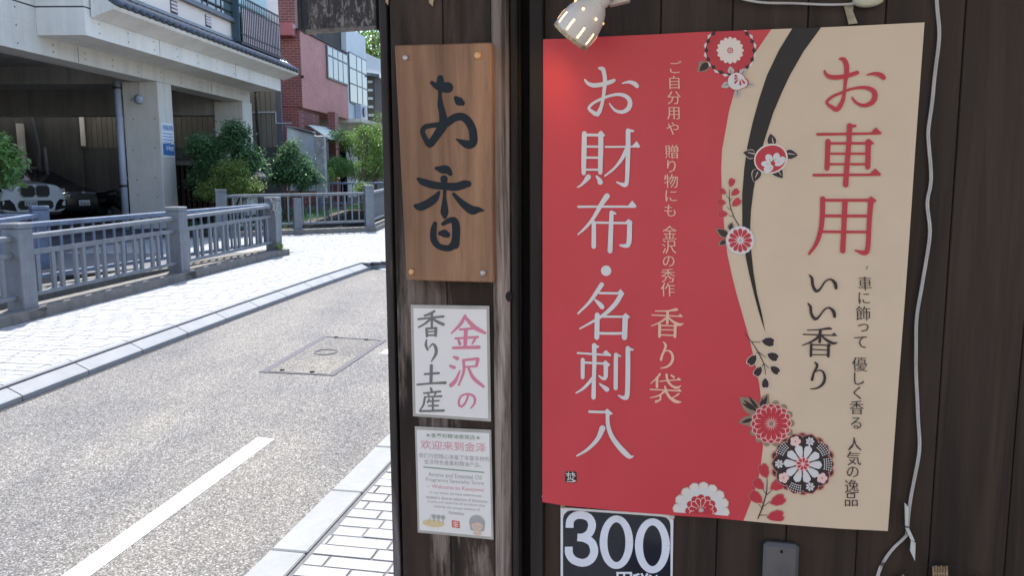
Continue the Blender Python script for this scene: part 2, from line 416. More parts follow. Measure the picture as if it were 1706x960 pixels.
# pavers
def clip(poly, nx, ny, d):       # keep nx*x+ny*y <= d
    out = []
    for i in range(len(poly)):
        p, q = poly[i], poly[(i+1) % len(poly)]
        a = nx*p[0]+ny*p[1]-d; b = nx*q[0]+ny*q[1]-d
        if a <= 0: out.append(p)
        if (a < 0 < b) or (b < 0 < a):
            t = a/(a-b); out.append((p[0]+(q[0]-p[0])*t, p[1]+(q[1]-p[1])*t))
    return out
def area(p): return abs(sum(p[i][0]*p[(i+1) % len(p)][1]-p[(i+1) % len(p)][0]*p[i][1] for i in range(len(p))))/2
def paver_bm(bm, poly, dz):
    if area(poly) < .0008: return False
    cx = sum(p[0] for p in poly)/len(poly); cy = sum(p[1] for p in poly)/len(poly)
    z = lambda x, y: SL*y+dz
    n = len(poly); b = [bm.verts.new((x, y, z(x, y)-.02)) for x, y in poly]
    m_ = [bm.verts.new((x, y, z(x, y)-.0015)) for x, y in poly]
    t = []
    for x, y in poly:
        l = math.hypot(x-cx, y-cy); k = max(0, 1-.0025/max(l, .01)); t.append(bm.verts.new((cx+(x-cx)*k, cy+(y-cy)*k, z(cx+(x-cx)*k, cy+(y-cy)*k))))
    bm.faces.new(t)
    for i in range(n):
        j = (i+1) % n
        bm.faces.new([b[i], b[j], m_[j], m_[i]]); bm.faces.new([m_[i], m_[j], t[j], t[i]])
    return True
def lay(parent, ang, s0, s1, q0, q1, pitch, lens, keep, joint=.004, vis=None, maxparts=300):
    """rows across direction ang (angle of the kerb from +Y)"""
    e1 = Vector((math.sin(ang), math.cos(ang))); e2 = Vector((math.cos(ang), -math.sin(ang)))
    rest = BM(); cells = []
    r = 0; s = s0
    while s < s1:
        q = q0-random.random()*.2
        while q < q1:
            L = random.choice(lens)
            poly = [tuple(e1*(s+joint/2)+e2*(q+joint/2)), tuple(e1*(s+joint/2)+e2*(q+L-joint/2)), tuple(e1*(s+pitch-joint/2)+e2*(q+L-joint/2)), tuple(e1*(s+pitch-joint/2)+e2*(q+joint/2))]
            q += L
            poly = keep(poly)
            if poly and len(poly) > 2: cells.append(poly)
        s += pitch; r += 1
    def key(p):
        cx = sum(v[0] for v in p)/len(p); cy = sum(v[1] for v in p)/len(p)
        inview = cy > 2.6 and -0.66*cy < cx < -.12*cy
        return (0 if inview else 1, math.hypot(cx, cy))
    cells.sort(key=key); k = 0
    for p in cells:
        dz = random.uniform(-.0015, .0015)
        if k < maxparts and key(p)[0] == 0 and area(p) > .004:
            b = BM()
            if paver_bm(b, p, dz):
                cx = sum(v[0] for v in p)/len(p); cy = sum(v[1] for v in p)/len(p)
                Mx = Matrix.Translation((cx, cy, gz(cy))); b.transform(Mx.inverted())
                me = mesh_of('paver', b, M['paver']); inst('paver', me, parent, Mx); k += 1
            else: b.free()
        else: paver_bm(rest, p, dz)
    part('paver', rest, M['paver'], parent, kind='stuff')
angL = math.atan(.17)
def keepL(p):
    cy = sum(v[1] for v in p)/4; cx = sum(v[0] for v in p)/4
    if cy < YK-.1:
        k = Kx(cy)-.215; sl = (Kx(cy+.1)-Kx(cy-.1))/.2
        if cx > k+.4: return None
        p = clip(p, 1, -sl, k-sl*cy)
    else:
        lim = -1.7+(cy-YK-.1)*3.2 if cy < YK+1.4 else 3.0
        if cx > min(lim, 7.0): return None
    if len(p) < 3: return None
    if cy < 13.9:
        if cx < Cx(cy)-.5: return None
        p = clip(p, -1, cs, -(Cx(cy)-.02-cs*cy))
    else:
        if cx < -8.0: return None
        if cx > -3.25: 
            if cy > 21: return None
        else:
            yy = 16.8+(cx+6.08)*.417
            if cy > yy-.05: return None
    if len(p) >= 3: return p
    return None
lay(pav_l, angL, 1.2, 22, -10, 7.5, .10, [.2], keepL, joint=.009)
def keepD(p):   # bridge deck corner left of the near fence end
    cy = sum(v[1] for v in p)/4; cx = sum(v[0] for v in p)/4
    if cx > Cx(cy)-.5 or cy >= 13.9 or cx < -8.2: return None
    if cx < -7.2: return p if cy > 9 else None
    if cy < 11.2+(cx+6.6)*.93+.1: return None
    return p
angR = math.atan(rs)
def keepR(p):
    cy = sum(v[1] for v in p)/4; cx = sum(v[0] for v in p)/4
    k = Rx(cy)+RW+.022
    p = clip(p, -1, rs, -(k-rs*cy))
    return p if len(p) > 2 and cx < 2.2 and cy < 8.9 and cx < -.02+.225*(cy-1.46)+.1 else None
lay(pav_r, angR, .6, 9.6, -2.4, 2.2, .088, [.14, .19, .27], keepR, joint=.010)

# kerb stones
kerbL = thing('kerb', 'chamfered grey concrete kerb stones between the far pavement and the road', 'kerb', (Kx(8), 8, gz(8)-.12)); kerbL['kind'] = 'structure'
prof = [(0, -.07), (0, .045), (-.015, .055), (-.145, .115), (-.16, .122), (-.20, .124), (-.20, -.07)]
y = YK-.70*37
while y < YK-.1:
    L = .70; n = 3; fr = []
    for i in range(n+1):
        yy = y+.004+(L-.012)*i/n; d = Vector((Kx(yy+.05)-Kx(yy-.05), .1, .1*SL)).normalized()
        sv = Vector((d.y, -d.x, 0)).normalized(); fr.append(((Kx(yy), yy, SL*yy-.12), sv, Vector((0, 0, 1))))
    b = BM(); sweep(b, prof, fr)
    part('kerb_stone', b, M['kerb'], kerbL); y += L
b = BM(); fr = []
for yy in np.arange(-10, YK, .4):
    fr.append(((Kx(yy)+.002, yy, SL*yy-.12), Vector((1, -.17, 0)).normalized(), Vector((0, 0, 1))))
sweep(b, [(0, -.02), (.030, -.02), (.024, .0035), (0, .008)], fr); part('gutter_dirt_shade', b, plain('gutter_dirt_shade', (.045, .043, .045), .95, .5, 25, 0, .6), kerbL)  # dark strip: shade at the kerb foot put into its colour, plus dirt
# the kerb turns away to the right
pts = [(Kx(YK), YK), (-1.5, YK+.13), (-.8, YK+.35), (.9, YK+.87), (2.8, YK+1.4)]
for i in range(4):
    b = BM(); p, q = Vector(pts[i]), Vector(pts[i+1]); d = (q-p).normalized(); p2 = p+d*.004; q2 = q-d*.004
    sv = Vector((d.y, -d.x, 0)); fr = [((p2.x, p2.y, SL*p2.y-.12), sv, Vector((0, 0, 1))), ((q2.x, q2.y, SL*q2.y-.12), sv, Vector((0, 0, 1)))]
    sweep(b, prof, fr); part('kerb_stone', b, M['kerb'], kerbL)
kerbR = thing('kerb', 'flat pale kerb stones edging the near brick pavement below the shop post', 'kerb', (Rx(3), 3, gz(3)-.1)); kerbR['kind'] = 'structure'
y = 0.15
for k in range(-10, 14):
    y = .15+k*.6
    b = BM()
    p0 = Vector((Rx(y+.003), y+.003, SL*y)); p1 = Vector((Rx(y+.594), y+.594, SL*(y+.594)))
    d = (p1-p0); s = Vector((1, -rs, 0)).normalized()*(RW-.01)
    obox(b, p0+Vector((0, 0, -.14+random.uniform(-.002, .002))), d, s, (0, 0, .14), .006)
    part('kerb_stone', b, M['kerb'], kerbR)

# grit and dirt gathered along the near kerb
b = BM(); rg_ = random.Random(12); ya_ = list(np.arange(-6, 8.6, .12)); lft = [(Rx(y)-.05-rg_.random()*.05-.02*math.sin(y*2.3), y) for y in ya_]
for i in range(len(ya_)-1):
    vs = [b.verts.new((x, y, SL*y-.117)) for x, y in (lft[i], (Rx(ya_[i])+.002, ya_[i]), (Rx(ya_[i+1])+.002, ya_[i+1]), lft[i+1])]; b.faces.new(vs)
bmesh.ops.remove_doubles(b, verts=b.verts[:], dist=1e-5)
part('gutter_dirt_shade', b, asphalt('gritty_gutter', (.72, .64, .58)), kerbR)
# markings
def mark(pix, extra=None):
    bm = BM(); pts = [G(x, y, -.116) for x, y in pix]
    return bm, pts
A0 = G(103, 960, -.116); A1 = G(150, 960, -.116); B0 = G(430, 729, -.116); B1 = G(457, 732, -.116)
bm = BM(); dA = (A0-B0); dB = (A1-B1)
q = [B0+dA*2.2, B1+dB*2.2, B1, B0]
prism(bm, [(p.x, p.y) for p in q], lambda x, y: SL*y-.122, lambda x, y: SL*y-.116)
D0 = G(633, 589, -.116); bm2 = bm
dirn = Vector(((B0-A0).x, (B0-A0).y)).normalized(); nn = Vector((dirn.y, -dirn.x))
q = [Vector((D0.x, D0.y)), Vector((D0.x, D0.y))+nn*.11, Vector((D0.x, D0.y))+nn*.11+dirn*3.5+nn*.3, Vector((D0.x, D0.y))+dirn*3.5+nn*.3]
prism(bm, [tuple(p) for p in q], lambda x, y: SL*y-.122, lambda x, y: SL*y-.116)
T0 = G(632, 449, -.116); q = [(T0.x, T0.y), (T0.x+1.4, T0.y+.22), (T0.x+1.4, T0.y+.34), (T0.x-.05, T0.y+.12)]
prism(bm, q, lambda x, y: SL*y-.122, lambda x, y: SL*y-.116)
bmesh.ops.recalc_face_normals(bm, faces=bm.faces[:])
struct('road_marking', bm, M['white_paint'])
# paved inspection cover in the road
mc = [G(x, y, -.115) for x, y in [(432, 620), (537, 560), (644, 567), (556, 626)]]
mh = thing('manhole_cover', 'large slab-like road inspection cover framed by worn iron strips in the road', 'manhole cover', (sum(p.x for p in mc)/4, sum(p.y for p in mc)/4, gz(6.4)-.12))
b = BM(); w_ = .045
cen = sum((p for p in mc), Vector())/4
inn = [p+(cen-p).normalized()*.06 for p in mc]
for i in range(4):
    j = (i+1) % 4
    k1 = (.060, .024, .050, .022)[i]
    pin = p = None
    e_ = (mc[j]-mc[i]).normalized(); nr = Vector((-e_.y, e_.x, 0)); nr = nr if nr.dot(cen-mc[i]) > 0 else -nr; q = [mc[i], mc[j], mc[j]+nr*k1-e_*k1*.4, mc[i]+nr*k1+e_*k1*.4]
    prism(b, [(v.x, v.y) for v in q], lambda x, y: SL*y-.125, lambda x, y, i=i: SL*y-.1155+.0006*i)
bmesh.ops.recalc_face_normals(b, faces=b.faces[:])
part('frame', b, M['iron'], mh)
b = BM(); q = [p+(cen-p).normalized()*.05 for p in mc]
prism(b, [(v.x, v.y) for v in q], lambda x, y: SL*y-.125, lambda x, y: SL*y-.1175)
M['slab'] = asphalt('cover_aggregate', (.97, .955, .92))
part('slab', b, M['slab'], mh)
b = BM(); c = G(543, 587, -.115)
tube(b, [(c.x+.10*math.cos(t), c.y+.10*math.sin(t), SL*(c.y+.10*math.sin(t))-.117) for t in np.linspace(.2, 2*math.pi+.2, 24)], .008, 5)
part('lifting_ring', b, M['iron'], mh)
for (px, py) in ((470, 617), (520, 620), (560, 562), (610, 566)):
    b = BM(); c = G(px, py, -.115); lathe(b, [(.02, 0), (.02, .012)], Matrix.Translation((c.x, c.y, c.z-.008)), 8); part('lifting_slot', b, M['black'], mh)

# ================================================================== CANAL
def canal(name, label, poly, depth):
    t = thing(name, label, 'canal', (sum(p[0] for p in poly)/len(poly), sum(p[1] for p in poly)/len(poly), -depth)); t['kind'] = 'structure'
    b = BM(); prism(b, [(x, y) for x, y in poly], -depth-.2, -depth); part('canal_bed', b, M['canal_water'], t)
    b = BM(); n = len(poly)
    cx = sum(p[0] for p in poly)/n; cy = sum(p[1] for p in poly)/n
    for i in range(n):
        p, q = poly[i], poly[(i+1) % n]
        d = Vector((q[0]-p[0], q[1]-p[1], 0)).normalized(); nrm = Vector((d.y, -d.x, 0))
        if nrm.dot(Vector((cx-p[0], cy-p[1], 0))) > 0: nrm = -nrm
        vs = [Vector((p[0], p[1], -depth)), Vector((q[0], q[1], -depth))]
        zt = [SL*p[1]-.02, SL*q[1]-.02]
        o = [v+nrm*.25 for v in vs]
        hexa(b, [vs[0], vs[1], o[1], o[0], Vector((vs[0].x, vs[0].y, zt[0])), Vector((vs[1].x, vs[1].y, zt[1])), Vector((o[1].x, o[1].y, zt[1])), Vector((o[0].x, o[0].y, zt[0]))])
    bmesh.ops.recalc_face_normals(b, faces=b.faces[:])
    part('canal_wall', b, M['canal_stone'], t)
    # rubble courses
    b = BM(); rnd = random.Random(3)
    for i in range(n):
        p, q = Vector((*poly[i], 0)), Vector((*poly[(i+1) % n], 0)); L = (q-p).length; d = (q-p)/L; nrm = Vector((d.y, -d.x, 0))
        if nrm.dot(Vector((cx, cy, 0))-p) < 0: nrm = -nrm
        if L < 1 or L > 12:
            if L < 1: continue
        s0 = 0 if p.y > 4 or q.y > 4 else 0
        z = -.9
        while z < .2:
            s = 0
            h = rnd.uniform(.16, .24)
            while s < L:
                w2 = rnd.uniform(.25, .45); pp = p+d*s
                if pp.y > 5:
                    t_ = rnd.uniform(.02, .07)
                    obox(b, pp+Vector((0, 0, z)), d*(w2-.02), nrm*t_, Vector((0, 0, h-.02)), .012)
                s += w2
            z += h
    if len(b.verts): part('rubble_stone', b, M['canal_stone'], t, kind='stuff')
    else: b.free()
    return t
canal('canal', 'dark stone-lined canal running behind the near railing beside the pavement', canal1, 1.0)
canal('canal', 'dark canal cut continuing beyond the bridge behind the far railing', canal2, .9)

# ================================================================== RAILINGS with their curbs
def railing(name, label, nodes, posts, style, mt, curb=None, capped=True, grp='grey-blue metal railings along the canal', base=.10, post_w=.19):
    t = thing(name, label, 'railing', (nodes[0][0], nodes[0][1], gz(nodes[0][1])), group=grp)
    bh = lambda y: SL*y+base
    W = post_w
    for k, (x, y, h, wd) in enumerate(posts):
        d = Vector((nodes[-1][0]-nodes[0][0], nodes[-1][1]-nodes[0][1], 0)).normalized()
        if h: 
            sd_ = Vector((d.y, -d.x, 0)); o = Vector((x, y, bh(y)-.08))-d*wd/2-sd_*wd/2
            b = BM(); obox(b, o, d*wd, sd_*wd, (0, 0, h-.06+.08), .008); pp = part('post', b, mt, t)
            if h > .8:
                b = BM(); obox(b, Vector((x, y, bh(y)+h-.058))-d*(wd/2+.006)-sd_*(wd/2+.006), d*(wd+.012), sd_*(wd+.012), (0, 0, .06), .012); part('post_cap', b, mt, pp)
    def seg(i):
        return Vector((*nodes[i], bh(nodes[i][1]))), Vector((*nodes[i+1], bh(nodes[i+1][1])))
    bal_me = {}
    for i in range(len(nodes)-1):
        p, q = seg(i); d = (q-p); L = d.length; d /= L
        if style == 'A': rails = [('top_rail', .700, .055, .075), ('middle_rail', .535, .050, .045), ('bottom_rail', .105, .045, .06)]
        else: rails = [('top_rail', .715, .065, .085), ('bottom_rail', .10, .05, .06)]
        ext = .05 if style == 'B' else 0
        for nm, z, h, wd in rails:
            b = BM(); beam(b, p+Vector((0, 0, z))-d*0, q+Vector((0, 0, z))+d*ext*0, wd, h, .010 if nm == 'top_rail' else .004)
            part(nm, b, mt, t)
        z0 = .15; z1 = .537 if style == 'A' else .718
        bw, bt = (.048, .032) if style == 'A' else (.030, .022)
        key = style+mt.name+str(z1)
        if key not in bal_me:
            b = BM(); box(b, (-bt/2, -bw/2, z0), (bt/2, bw/2, z1)); bal_me[key] = mesh_of('baluster', b, mt)
        yaw = math.atan2(-d.x, d.y)
        ss = []
        if style == 'A':
            n = max(1, round(L/.325)); st = L/n
            for k in range(n): ss += [st*(k+.5)-.062, st*(k+.5)+.062]
        else:
            n = max(1, round(L/.155)); st = L/n; ss = [st*(k+.5) for k in range(n)]
        for s in ss:
            c = p+d*s
            if any(math.hypot(c.x-x, c.y-y) < wd/2+.03 for x, y, h, wd in posts if h): continue
            inst('baluster', bal_me[key], t, Matrix.Translation(c) @ Matrix.Rotation(yaw, 4, 'Z'))
    if curb:
        off0, off1 = curb
        for i in range(len(nodes)-1):
            p, q = Vector((*nodes[i], 0)), Vector((*nodes[i+1], 0)); d = (q-p).normalized(); s = Vector((d.y, -d.x, 0))
            e = .12
            p2 = p-d*e; q2 = q+d*e; b = BM()
            L = (q2-p2).length; n = max(1, int(L/.9))
            prof = [(off0, -.35), (off0, .095), (off0+.012, base), (off1-.012, base), (off1, .095), (off1, -.35)]
            fr = [((p2.x+(q2.x-p2.x)*k/n, p2.y+(q2.y-p2.y)*k/n, SL*(p2.y+(q2.y-p2.y)*k/n)+.0008*i), s, Vector((0, 0, 1))) for k in range(n+1)]
            sweep(b, prof, fr); part('curb', b, M['old_curb'], t)
    return t
py_ = [2.7, 5.4, 8.1, 10.8, 13.5]
n1 = [(Cx(y)-.17, y) for y in py_]
railing('railing', 'nearest grey railing of paired flat balusters standing on a mossy curb beside the pavement', n1, [(x, y, .88, .20) for x, y in n1], 'A', M['fence2'], curb=(-.16, .17))
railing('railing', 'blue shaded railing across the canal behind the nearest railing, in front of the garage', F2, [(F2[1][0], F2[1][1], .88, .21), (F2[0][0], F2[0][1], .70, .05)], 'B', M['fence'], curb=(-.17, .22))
railing('railing', 'far railing facing the street behind the bridge, three posts with thin balusters', F3, [(F3[0][0], F3[0][1], .90, .22), (F3[1][0]+.1, F3[1][1]+.04, .74, .17), (F3[2][0], F3[2][1], .93, .20)], 'B', M['fence2'], curb=(-.12, .18))
railing('railing', 'short railing running away from the far corner post beside the dark shop post', F3B, [(-3.05, 24.5, .9, .2)], 'B', M['fence2'], curb=(-.12, .18))
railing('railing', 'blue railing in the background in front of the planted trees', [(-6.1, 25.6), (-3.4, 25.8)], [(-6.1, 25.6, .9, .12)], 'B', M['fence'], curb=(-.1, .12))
railing('railing', 'most distant blue railing behind the clipped shrub near the post', [(-4.6, 28.6), (-2.0, 29.2)], [], 'B', M['fence'])

# ================================================================== GARAGE BUILDING
K1 = .105
AX = -8.99
PL = -.86
def FA(p, y, z): return Vector((AX+K1*y+p, y, z))
def fslab(bm, p0, p1, y0, y1, z0, z1, bevel=0):
    if p1 < p0: p0, p1 = p1, p0
    hexa(bm, [FA(p0, y0, z0), FA(p1, y0, z0), FA(p1, y1, z0), FA(p0, y1, z0), FA(p0, y0, z1), FA(p1, y0, z1), FA(p1, y1, z1), FA(p0, y1, z1)], bevel)
GF = .60; YE = 23.25; YB = 24.2
gb = thing('garage_building', 'concrete building raised on pillars over a dark open garage, cream upper wall and tiled eave', 'building', (-13, 17, GF-.4))
b = BM(); fslab(b, -9.5, PL, 8.0, YE-.05, 4.72, 8.2); fslab(b, -9.5, PL-.001, 8.0, YE-.048, 4.40, 4.69); part('wall', b, M['conc'], gb)
b = BM(); fslab(b, PL-.55, PL-.003, 8.0, YE-.06, 3.90, 4.401); part('beam', b, M['conc'], gb, label='long front beam over the garage opening')
b = BM(); fslab(b, PL+.002, 0, 14.5, YE, 4.22, 4.69, 0); fslab(b, PL+.002, -.003, 14.503, YE-.003, 4.72, 4.85); fslab(b, PL+.002, 0, 14.5, YE, 4.85, 8.2); part('wall', b, M['conc2'], gb, label='projecting upper bay wall')
b = BM(); fslab(b, -9.4, PL-.02, 8.02, YE-.1, 4.68, 4.73); fslab(b, PL-.1, -.02, 14.52, YE-.02, 4.68, 4.73); part('joint_groove', b, M['groove'], gb)
b = BM(); fslab(b, 0.0015, .03, 14.62, YE-.02, 5.0, 8.2); part('rendered_wall', b, M['cream'], gb)
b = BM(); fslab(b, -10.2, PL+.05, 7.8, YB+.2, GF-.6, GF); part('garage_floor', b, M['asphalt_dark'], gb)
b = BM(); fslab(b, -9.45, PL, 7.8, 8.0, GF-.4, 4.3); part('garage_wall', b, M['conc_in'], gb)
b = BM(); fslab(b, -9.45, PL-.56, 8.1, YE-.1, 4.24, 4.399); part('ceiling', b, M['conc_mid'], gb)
for y0 in (11.4, 18.33, 22.68):
    b = BM(); fslab(b, PL-.80, PL, y0, y0+.60, GF-.3, 3.898, .012); part('pillar', b, M['conc'], gb)
for y0, zc_ in ((11.45, 3.86), (18.38, 3.86), (22.72, 3.52)):
    b = BM(); fslab(b, -9.4, PL-.56, y0, y0+.45, zc_, 4.24); part('cross_beam', b, M['conc_mid'], gb)
# thin formwork joints and tie holes in the concrete
b = BM()
for yy in (16.9, 20.4): fslab(b, .0, .0025, yy, yy+.012, 4.24, 4.55)
for yy in (12.6, 15.6, 20.9): fslab(b, PL-.002, PL+.0015, yy, yy+.012, 3.92, 4.20)
part('formwork_joint', b, M['groove'], gb, kind='stuff')
b = BM()
for (px, py, pp) in ((222, 198, 1), (258, 198, 1), (222, 250, 1), (258, 246, 1), (228, 300, 1), (259, 296, 1), (230, 325, 1), (262, 328, 1)):
    c = HY(px, py, 18.325); lathe(b, [(.015, 0), (.015, .004)], Matrix.Translation(c) @ Matrix.Rotation(R(90), 4, 'X'), 8)
for yy in np.arange(14.9, 22.8, .9):
    for zz in (4.32, 4.48): lathe(b, [(.016, 0), (.016, .003)], Matrix.Translation(FA(.0, yy, zz)) @ Matrix.Rotation(R(90), 4, 'Y'), 8)
for yy in np.arange(9.5, 22, .9):
    for zz in ((4.0, 4.12) if yy > 14.4 else (4.0, 4.3, 4.6)): lathe(b, [(.016, 0), (.016, .003)], Matrix.Translation(FA(PL, yy, zz)) @ Matrix.Rotation(R(90), 4, 'Y'), 8)
part('tie_hole', b, M['groove'], gb, kind='stuff')
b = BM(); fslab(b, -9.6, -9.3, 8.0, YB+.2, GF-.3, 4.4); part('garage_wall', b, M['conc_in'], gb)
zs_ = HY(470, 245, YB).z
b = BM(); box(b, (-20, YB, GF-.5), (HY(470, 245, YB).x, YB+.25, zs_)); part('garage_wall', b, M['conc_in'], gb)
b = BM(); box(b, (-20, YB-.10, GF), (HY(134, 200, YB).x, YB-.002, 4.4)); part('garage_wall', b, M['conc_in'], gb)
x0 = HY(134, 200, YB).x; x1 = HY(469, 200, YB).x
b = BM(); box(b, (x0-.05, YB+.02, zs_-.05), (x1, YB+.12, 5.6)); part('siding_backing', b, M['groove'], gb)
pitch = .158; n = int((x1-x0)/pitch)
b = BM(); box(b, (0, -.03, zs_), (pitch-.012, .0, 5.0)); sme = mesh_of('siding_board', b, M['siding'])
for k in range(n):
    inst('siding_board', sme, gb, Matrix.Translation((x0+k*pitch, YB+.02, 0)))
z_ = HY(150, 188, YB-.03).z
b = BM(); box(b, (x0, YB-.045, z_-.018), (HY(460, 188, YB).x, YB-.012, z_+.018)); xx = HY(459, 188, YB).x; box(b, (xx, YB-.045, HY(460, 206, YB).z), (xx+.03, YB-.012, z_-.018)); box(b, (xx+.031, YB-.05, HY(460, 206, YB).z), (HY(487, 207, YB).x, YB-.02, HY(460, 206, YB).z+.03)); part('trim_strip', b, M['pipe'], gb)
b = BM(); xx = HY(133, 200, YB-.1).x; box(b, (xx, YB-.14, HY(137, 243, YB-.1).z), (xx+.13, YB-.101, HY(132, 172, YB-.1).z)); part('wall_strip', b, M['conc2'], gb)
b = BM(); yy = YB-.3; xa = HY(66, 250, yy).x; xb = HY(52, 180, yy).x; tube(b, [(xa, yy, GF), (xa-.02, yy, 2.6), (xb, yy, 3.6), (xb, yy, 4.2)], .085, 8); tube(b, [(xa+.22, yy-.05, GF), (xa+.2, yy-.05, 2.7)], .05, 8); part('drain_pipe', b, M['pipe_dark'], gb, smooth=True)
b = BM(); tube(b, [(xa-.5, yy, GF), (xa-.52, yy, 3.4)], .11, 8); part('drain_pipe', b, M['conc_mid'], gb, smooth=True)
# eave with tiles
b = BM(); EP = [(0.02, 4.55), (.42, 4.69), (.46, 4.75), (.03, 5.05)]
vs = [[b.verts.new(FA(p, y, z)) for p, z in EP] for y in (14.65, 23.45)]
for j in range(4): b.faces.new([vs[0][j], vs[0][(j+1) % 4], vs[1][(j+1) % 4], vs[1][j]])
b.faces.new(vs[0][::-1]); b.faces.new(vs[1]); bmesh.ops.recalc_face_normals(b, faces=b.faces[:])
ev = part('eave', b, M['conc2'], gb)
b = BM(); sl = Vector((.43, 0, -.33)).normalized()
hexa(b, [FA(.03, 14.66, 5.055), FA(.475, 14.66, 4.755), FA(.475, 23.46, 4.755), FA(.03, 23.46, 5.055), FA(.03, 14.66, 5.08), FA(.49, 14.66, 4.775), FA(.49, 23.46, 4.775), FA(.03, 23.46, 5.08)]); part('tile_bed', b, M['tile'], ev)
b = BM()
for seg_ in range(2):
    p0 = Vector((.03+.0, 0, 5.085)); p1 = Vector((.50, 0, 4.785))
    break
tube(b, [p0, p0+(p1-p0)*.5, p1, p1+Vector((.012, 0, -.009))], [.052, .055, .058, .045], 10)
tme = mesh_of('roof_tile', b, M['tile'], True)
k = 0; y = 14.8
while y < 23.45:
    inst('roof_tile', tme, ev, Matrix.Translation(FA(0, y, 0))); y += .235
b = BM(); fslab(b, .02, .14, 14.66, 23.46, 5.07, 5.13); part('ridge_tile', b, M['tile'], ev)
# small louvred vents, lattice window, balcony
def fpt(px, py, p): return HF(px, py, AX+p, K1)
for (xa, ya, xb, yb) in ((284, -4, 296, 25), (342, 24, 352, 47)):
    A = fpt(xa, yb-4, .03); B = fpt(xb, yb, .03); zt = fpt(xa, ya, .03).z
    b = BM(); fslab(b, .005, .036, A.y, B.y, B.z, zt); v = part('vent', b, M['dkmetal'], gb)
    for q in range(4):
        b = BM(); fslab(b, .03, .055, A.y+.02, B.y-.02, B.z+.04+q*(zt-B.z)/4, B.z+.04+q*(zt-B.z)/4+.05); part('louvre', b, M['slat'], v)
A = fpt(318, -2, .03); B = fpt(386, 31, .03)
b = BM(); fslab(b, .02, .05, A.y-.9, B.y, B.z, B.z+2.2); wd = part('window', b, M['glass'], gb)
b = BM(); fslab(b, .03, .14, A.y-.95, B.y+.03, B.z-.10, B.z); part('window_sill', b, M['frame'], wd)
for q in range(7):
    b = BM(); fslab(b, .07, .10, A.y-.9, B.y-.04, B.z+.12+q*.22, B.z+.15+q*.22); part('window_bar', b, M['dkmetal'], wd)
for yy in np.linspace(A.y-.8, B.y-.06, 5):
    b = BM(); fslab(b, .10, .125, yy, yy+.035, B.z, B.z+2.0); part('window_bar', b, M['dkmetal'], wd)
BY0, BY1, BZ = 20.2, 22.75, 5.08
bal = None
b = BM(); fslab(b, .03, .27, BY0, BY1, BZ-.05, BZ); bal = part('balcony', b, M['dkmetal'], gb)
b = BM(); fslab(b, .03, .06, BY0+.1, BY1-.4, BZ+.1, BZ+2.1); part('sliding_window', b, flat('teal_glass', (.10, .24, .25), .15, .8), bal)
b = BM(); fslab(b, .245, .275, BY0, BY1, BZ+1.06, BZ+1.10); fslab(b, .245, .275, BY0, BY1, BZ+.84, BZ+.865); fslab(b, .245, .275, BY0, BY1, BZ+.18, BZ+.21); part('balcony_rail', b, M['dkmetal'], bal)
b = BM(); fslab(b, .235, .24, BY0+.1, BY1, BZ+.0, BZ+.84); part('balcony_screen', b, M['dkmetal'], bal)
b = BM(); fslab(b, .05, .24, BY0-.02, BY0+.01, BZ, BZ+2.0); part('side_screen', b, plain('dark_teal', (.04, .08, .10), .5), bal)
b = BM(); fslab(b, .242, .258, 0, .070, 0, .83); 
bmesh.ops.translate(b, verts=b.verts[:], vec=-FA(.25, 0, 0)); s1 = mesh_of('balcony_slat', b, M['slat'])
b = BM(); box(b, (-.008, -.008, 0), (.008, .008, 1.08)); s2 = mesh_of('balcony_bar', b, M['dkmetal'])
n = 22
for q in range(n):
    yy = BY0+.12+(BY1-BY0-.2)*q/n
    inst('balcony_slat', s1, bal, Matrix.Translation(FA(.25, yy, BZ+.02)))
    inst('balcony_bar', s2, bal, Matrix.Translation(FA(.27, yy-.02, BZ)))
# downpipes on the pillars
dp = thing('downpipe', 'pale blue-grey downpipe strapped to the large garage pillar', 'pipe', FA(PL-.80, 18.2, GF))
c = FA(PL-.83, 18.2, 0); b = BM(); tube(b, [(c.x, c.y, GF), (c.x, c.y, 3.9)], .075, 12); part('pipe', b, M['pipe'], dp, True)
for z in (1.55, 3.72):
    b = BM(); tube(b, [(c.x, c.y, z), (c.x, c.y, z+.05)], .085, 12); box(b, (c.x-.02, c.y, z), (c.x+.02, c.y+.16, z+.05)); part('bracket', b, M['dkmetal'], dp)
dp = thing('downpipe', 'thin dark downpipe bending under the beam beside the beige siding', 'pipe', FA(PL, 23.9, GF))
a1 = HY(425, 152, 23.9); a2 = HY(437, 150, 23.9); b = BM(); z0 = GF
tube(b, [a2, a1, (a1.x, a1.y, a1.z-.2), (a1.x+.1, a1.y, z0)], .04, 8); part('pipe', b, M['dkmetal'], dp, True)
# wall lamp bracket on pillar
c = HY(231, 165, 18.22)
lb = thing('wall_fitting', 'small pale metal bracket fitting on the shaded face of the large pillar', 'bracket', c)
b = BM(); tube(b, [c+Vector((0, .08, .38)), c+Vector((0, .04, .05))], .012, 6); part('rod', b, M['pipe'], lb)
b = BM(); lathe(b, [(.09, -.03), (.11, .0), (.06, .05), (.0, .06)], Matrix.Translation(c) @ Matrix.Rotation(R(100), 4, 'X'), 14, False); box(b, (c.x-.16, c.y-.02, c.z-.02), (c.x-.06, c.y+.02, c.z+.02)); part('cup', b, M['pipe'], lb, True)
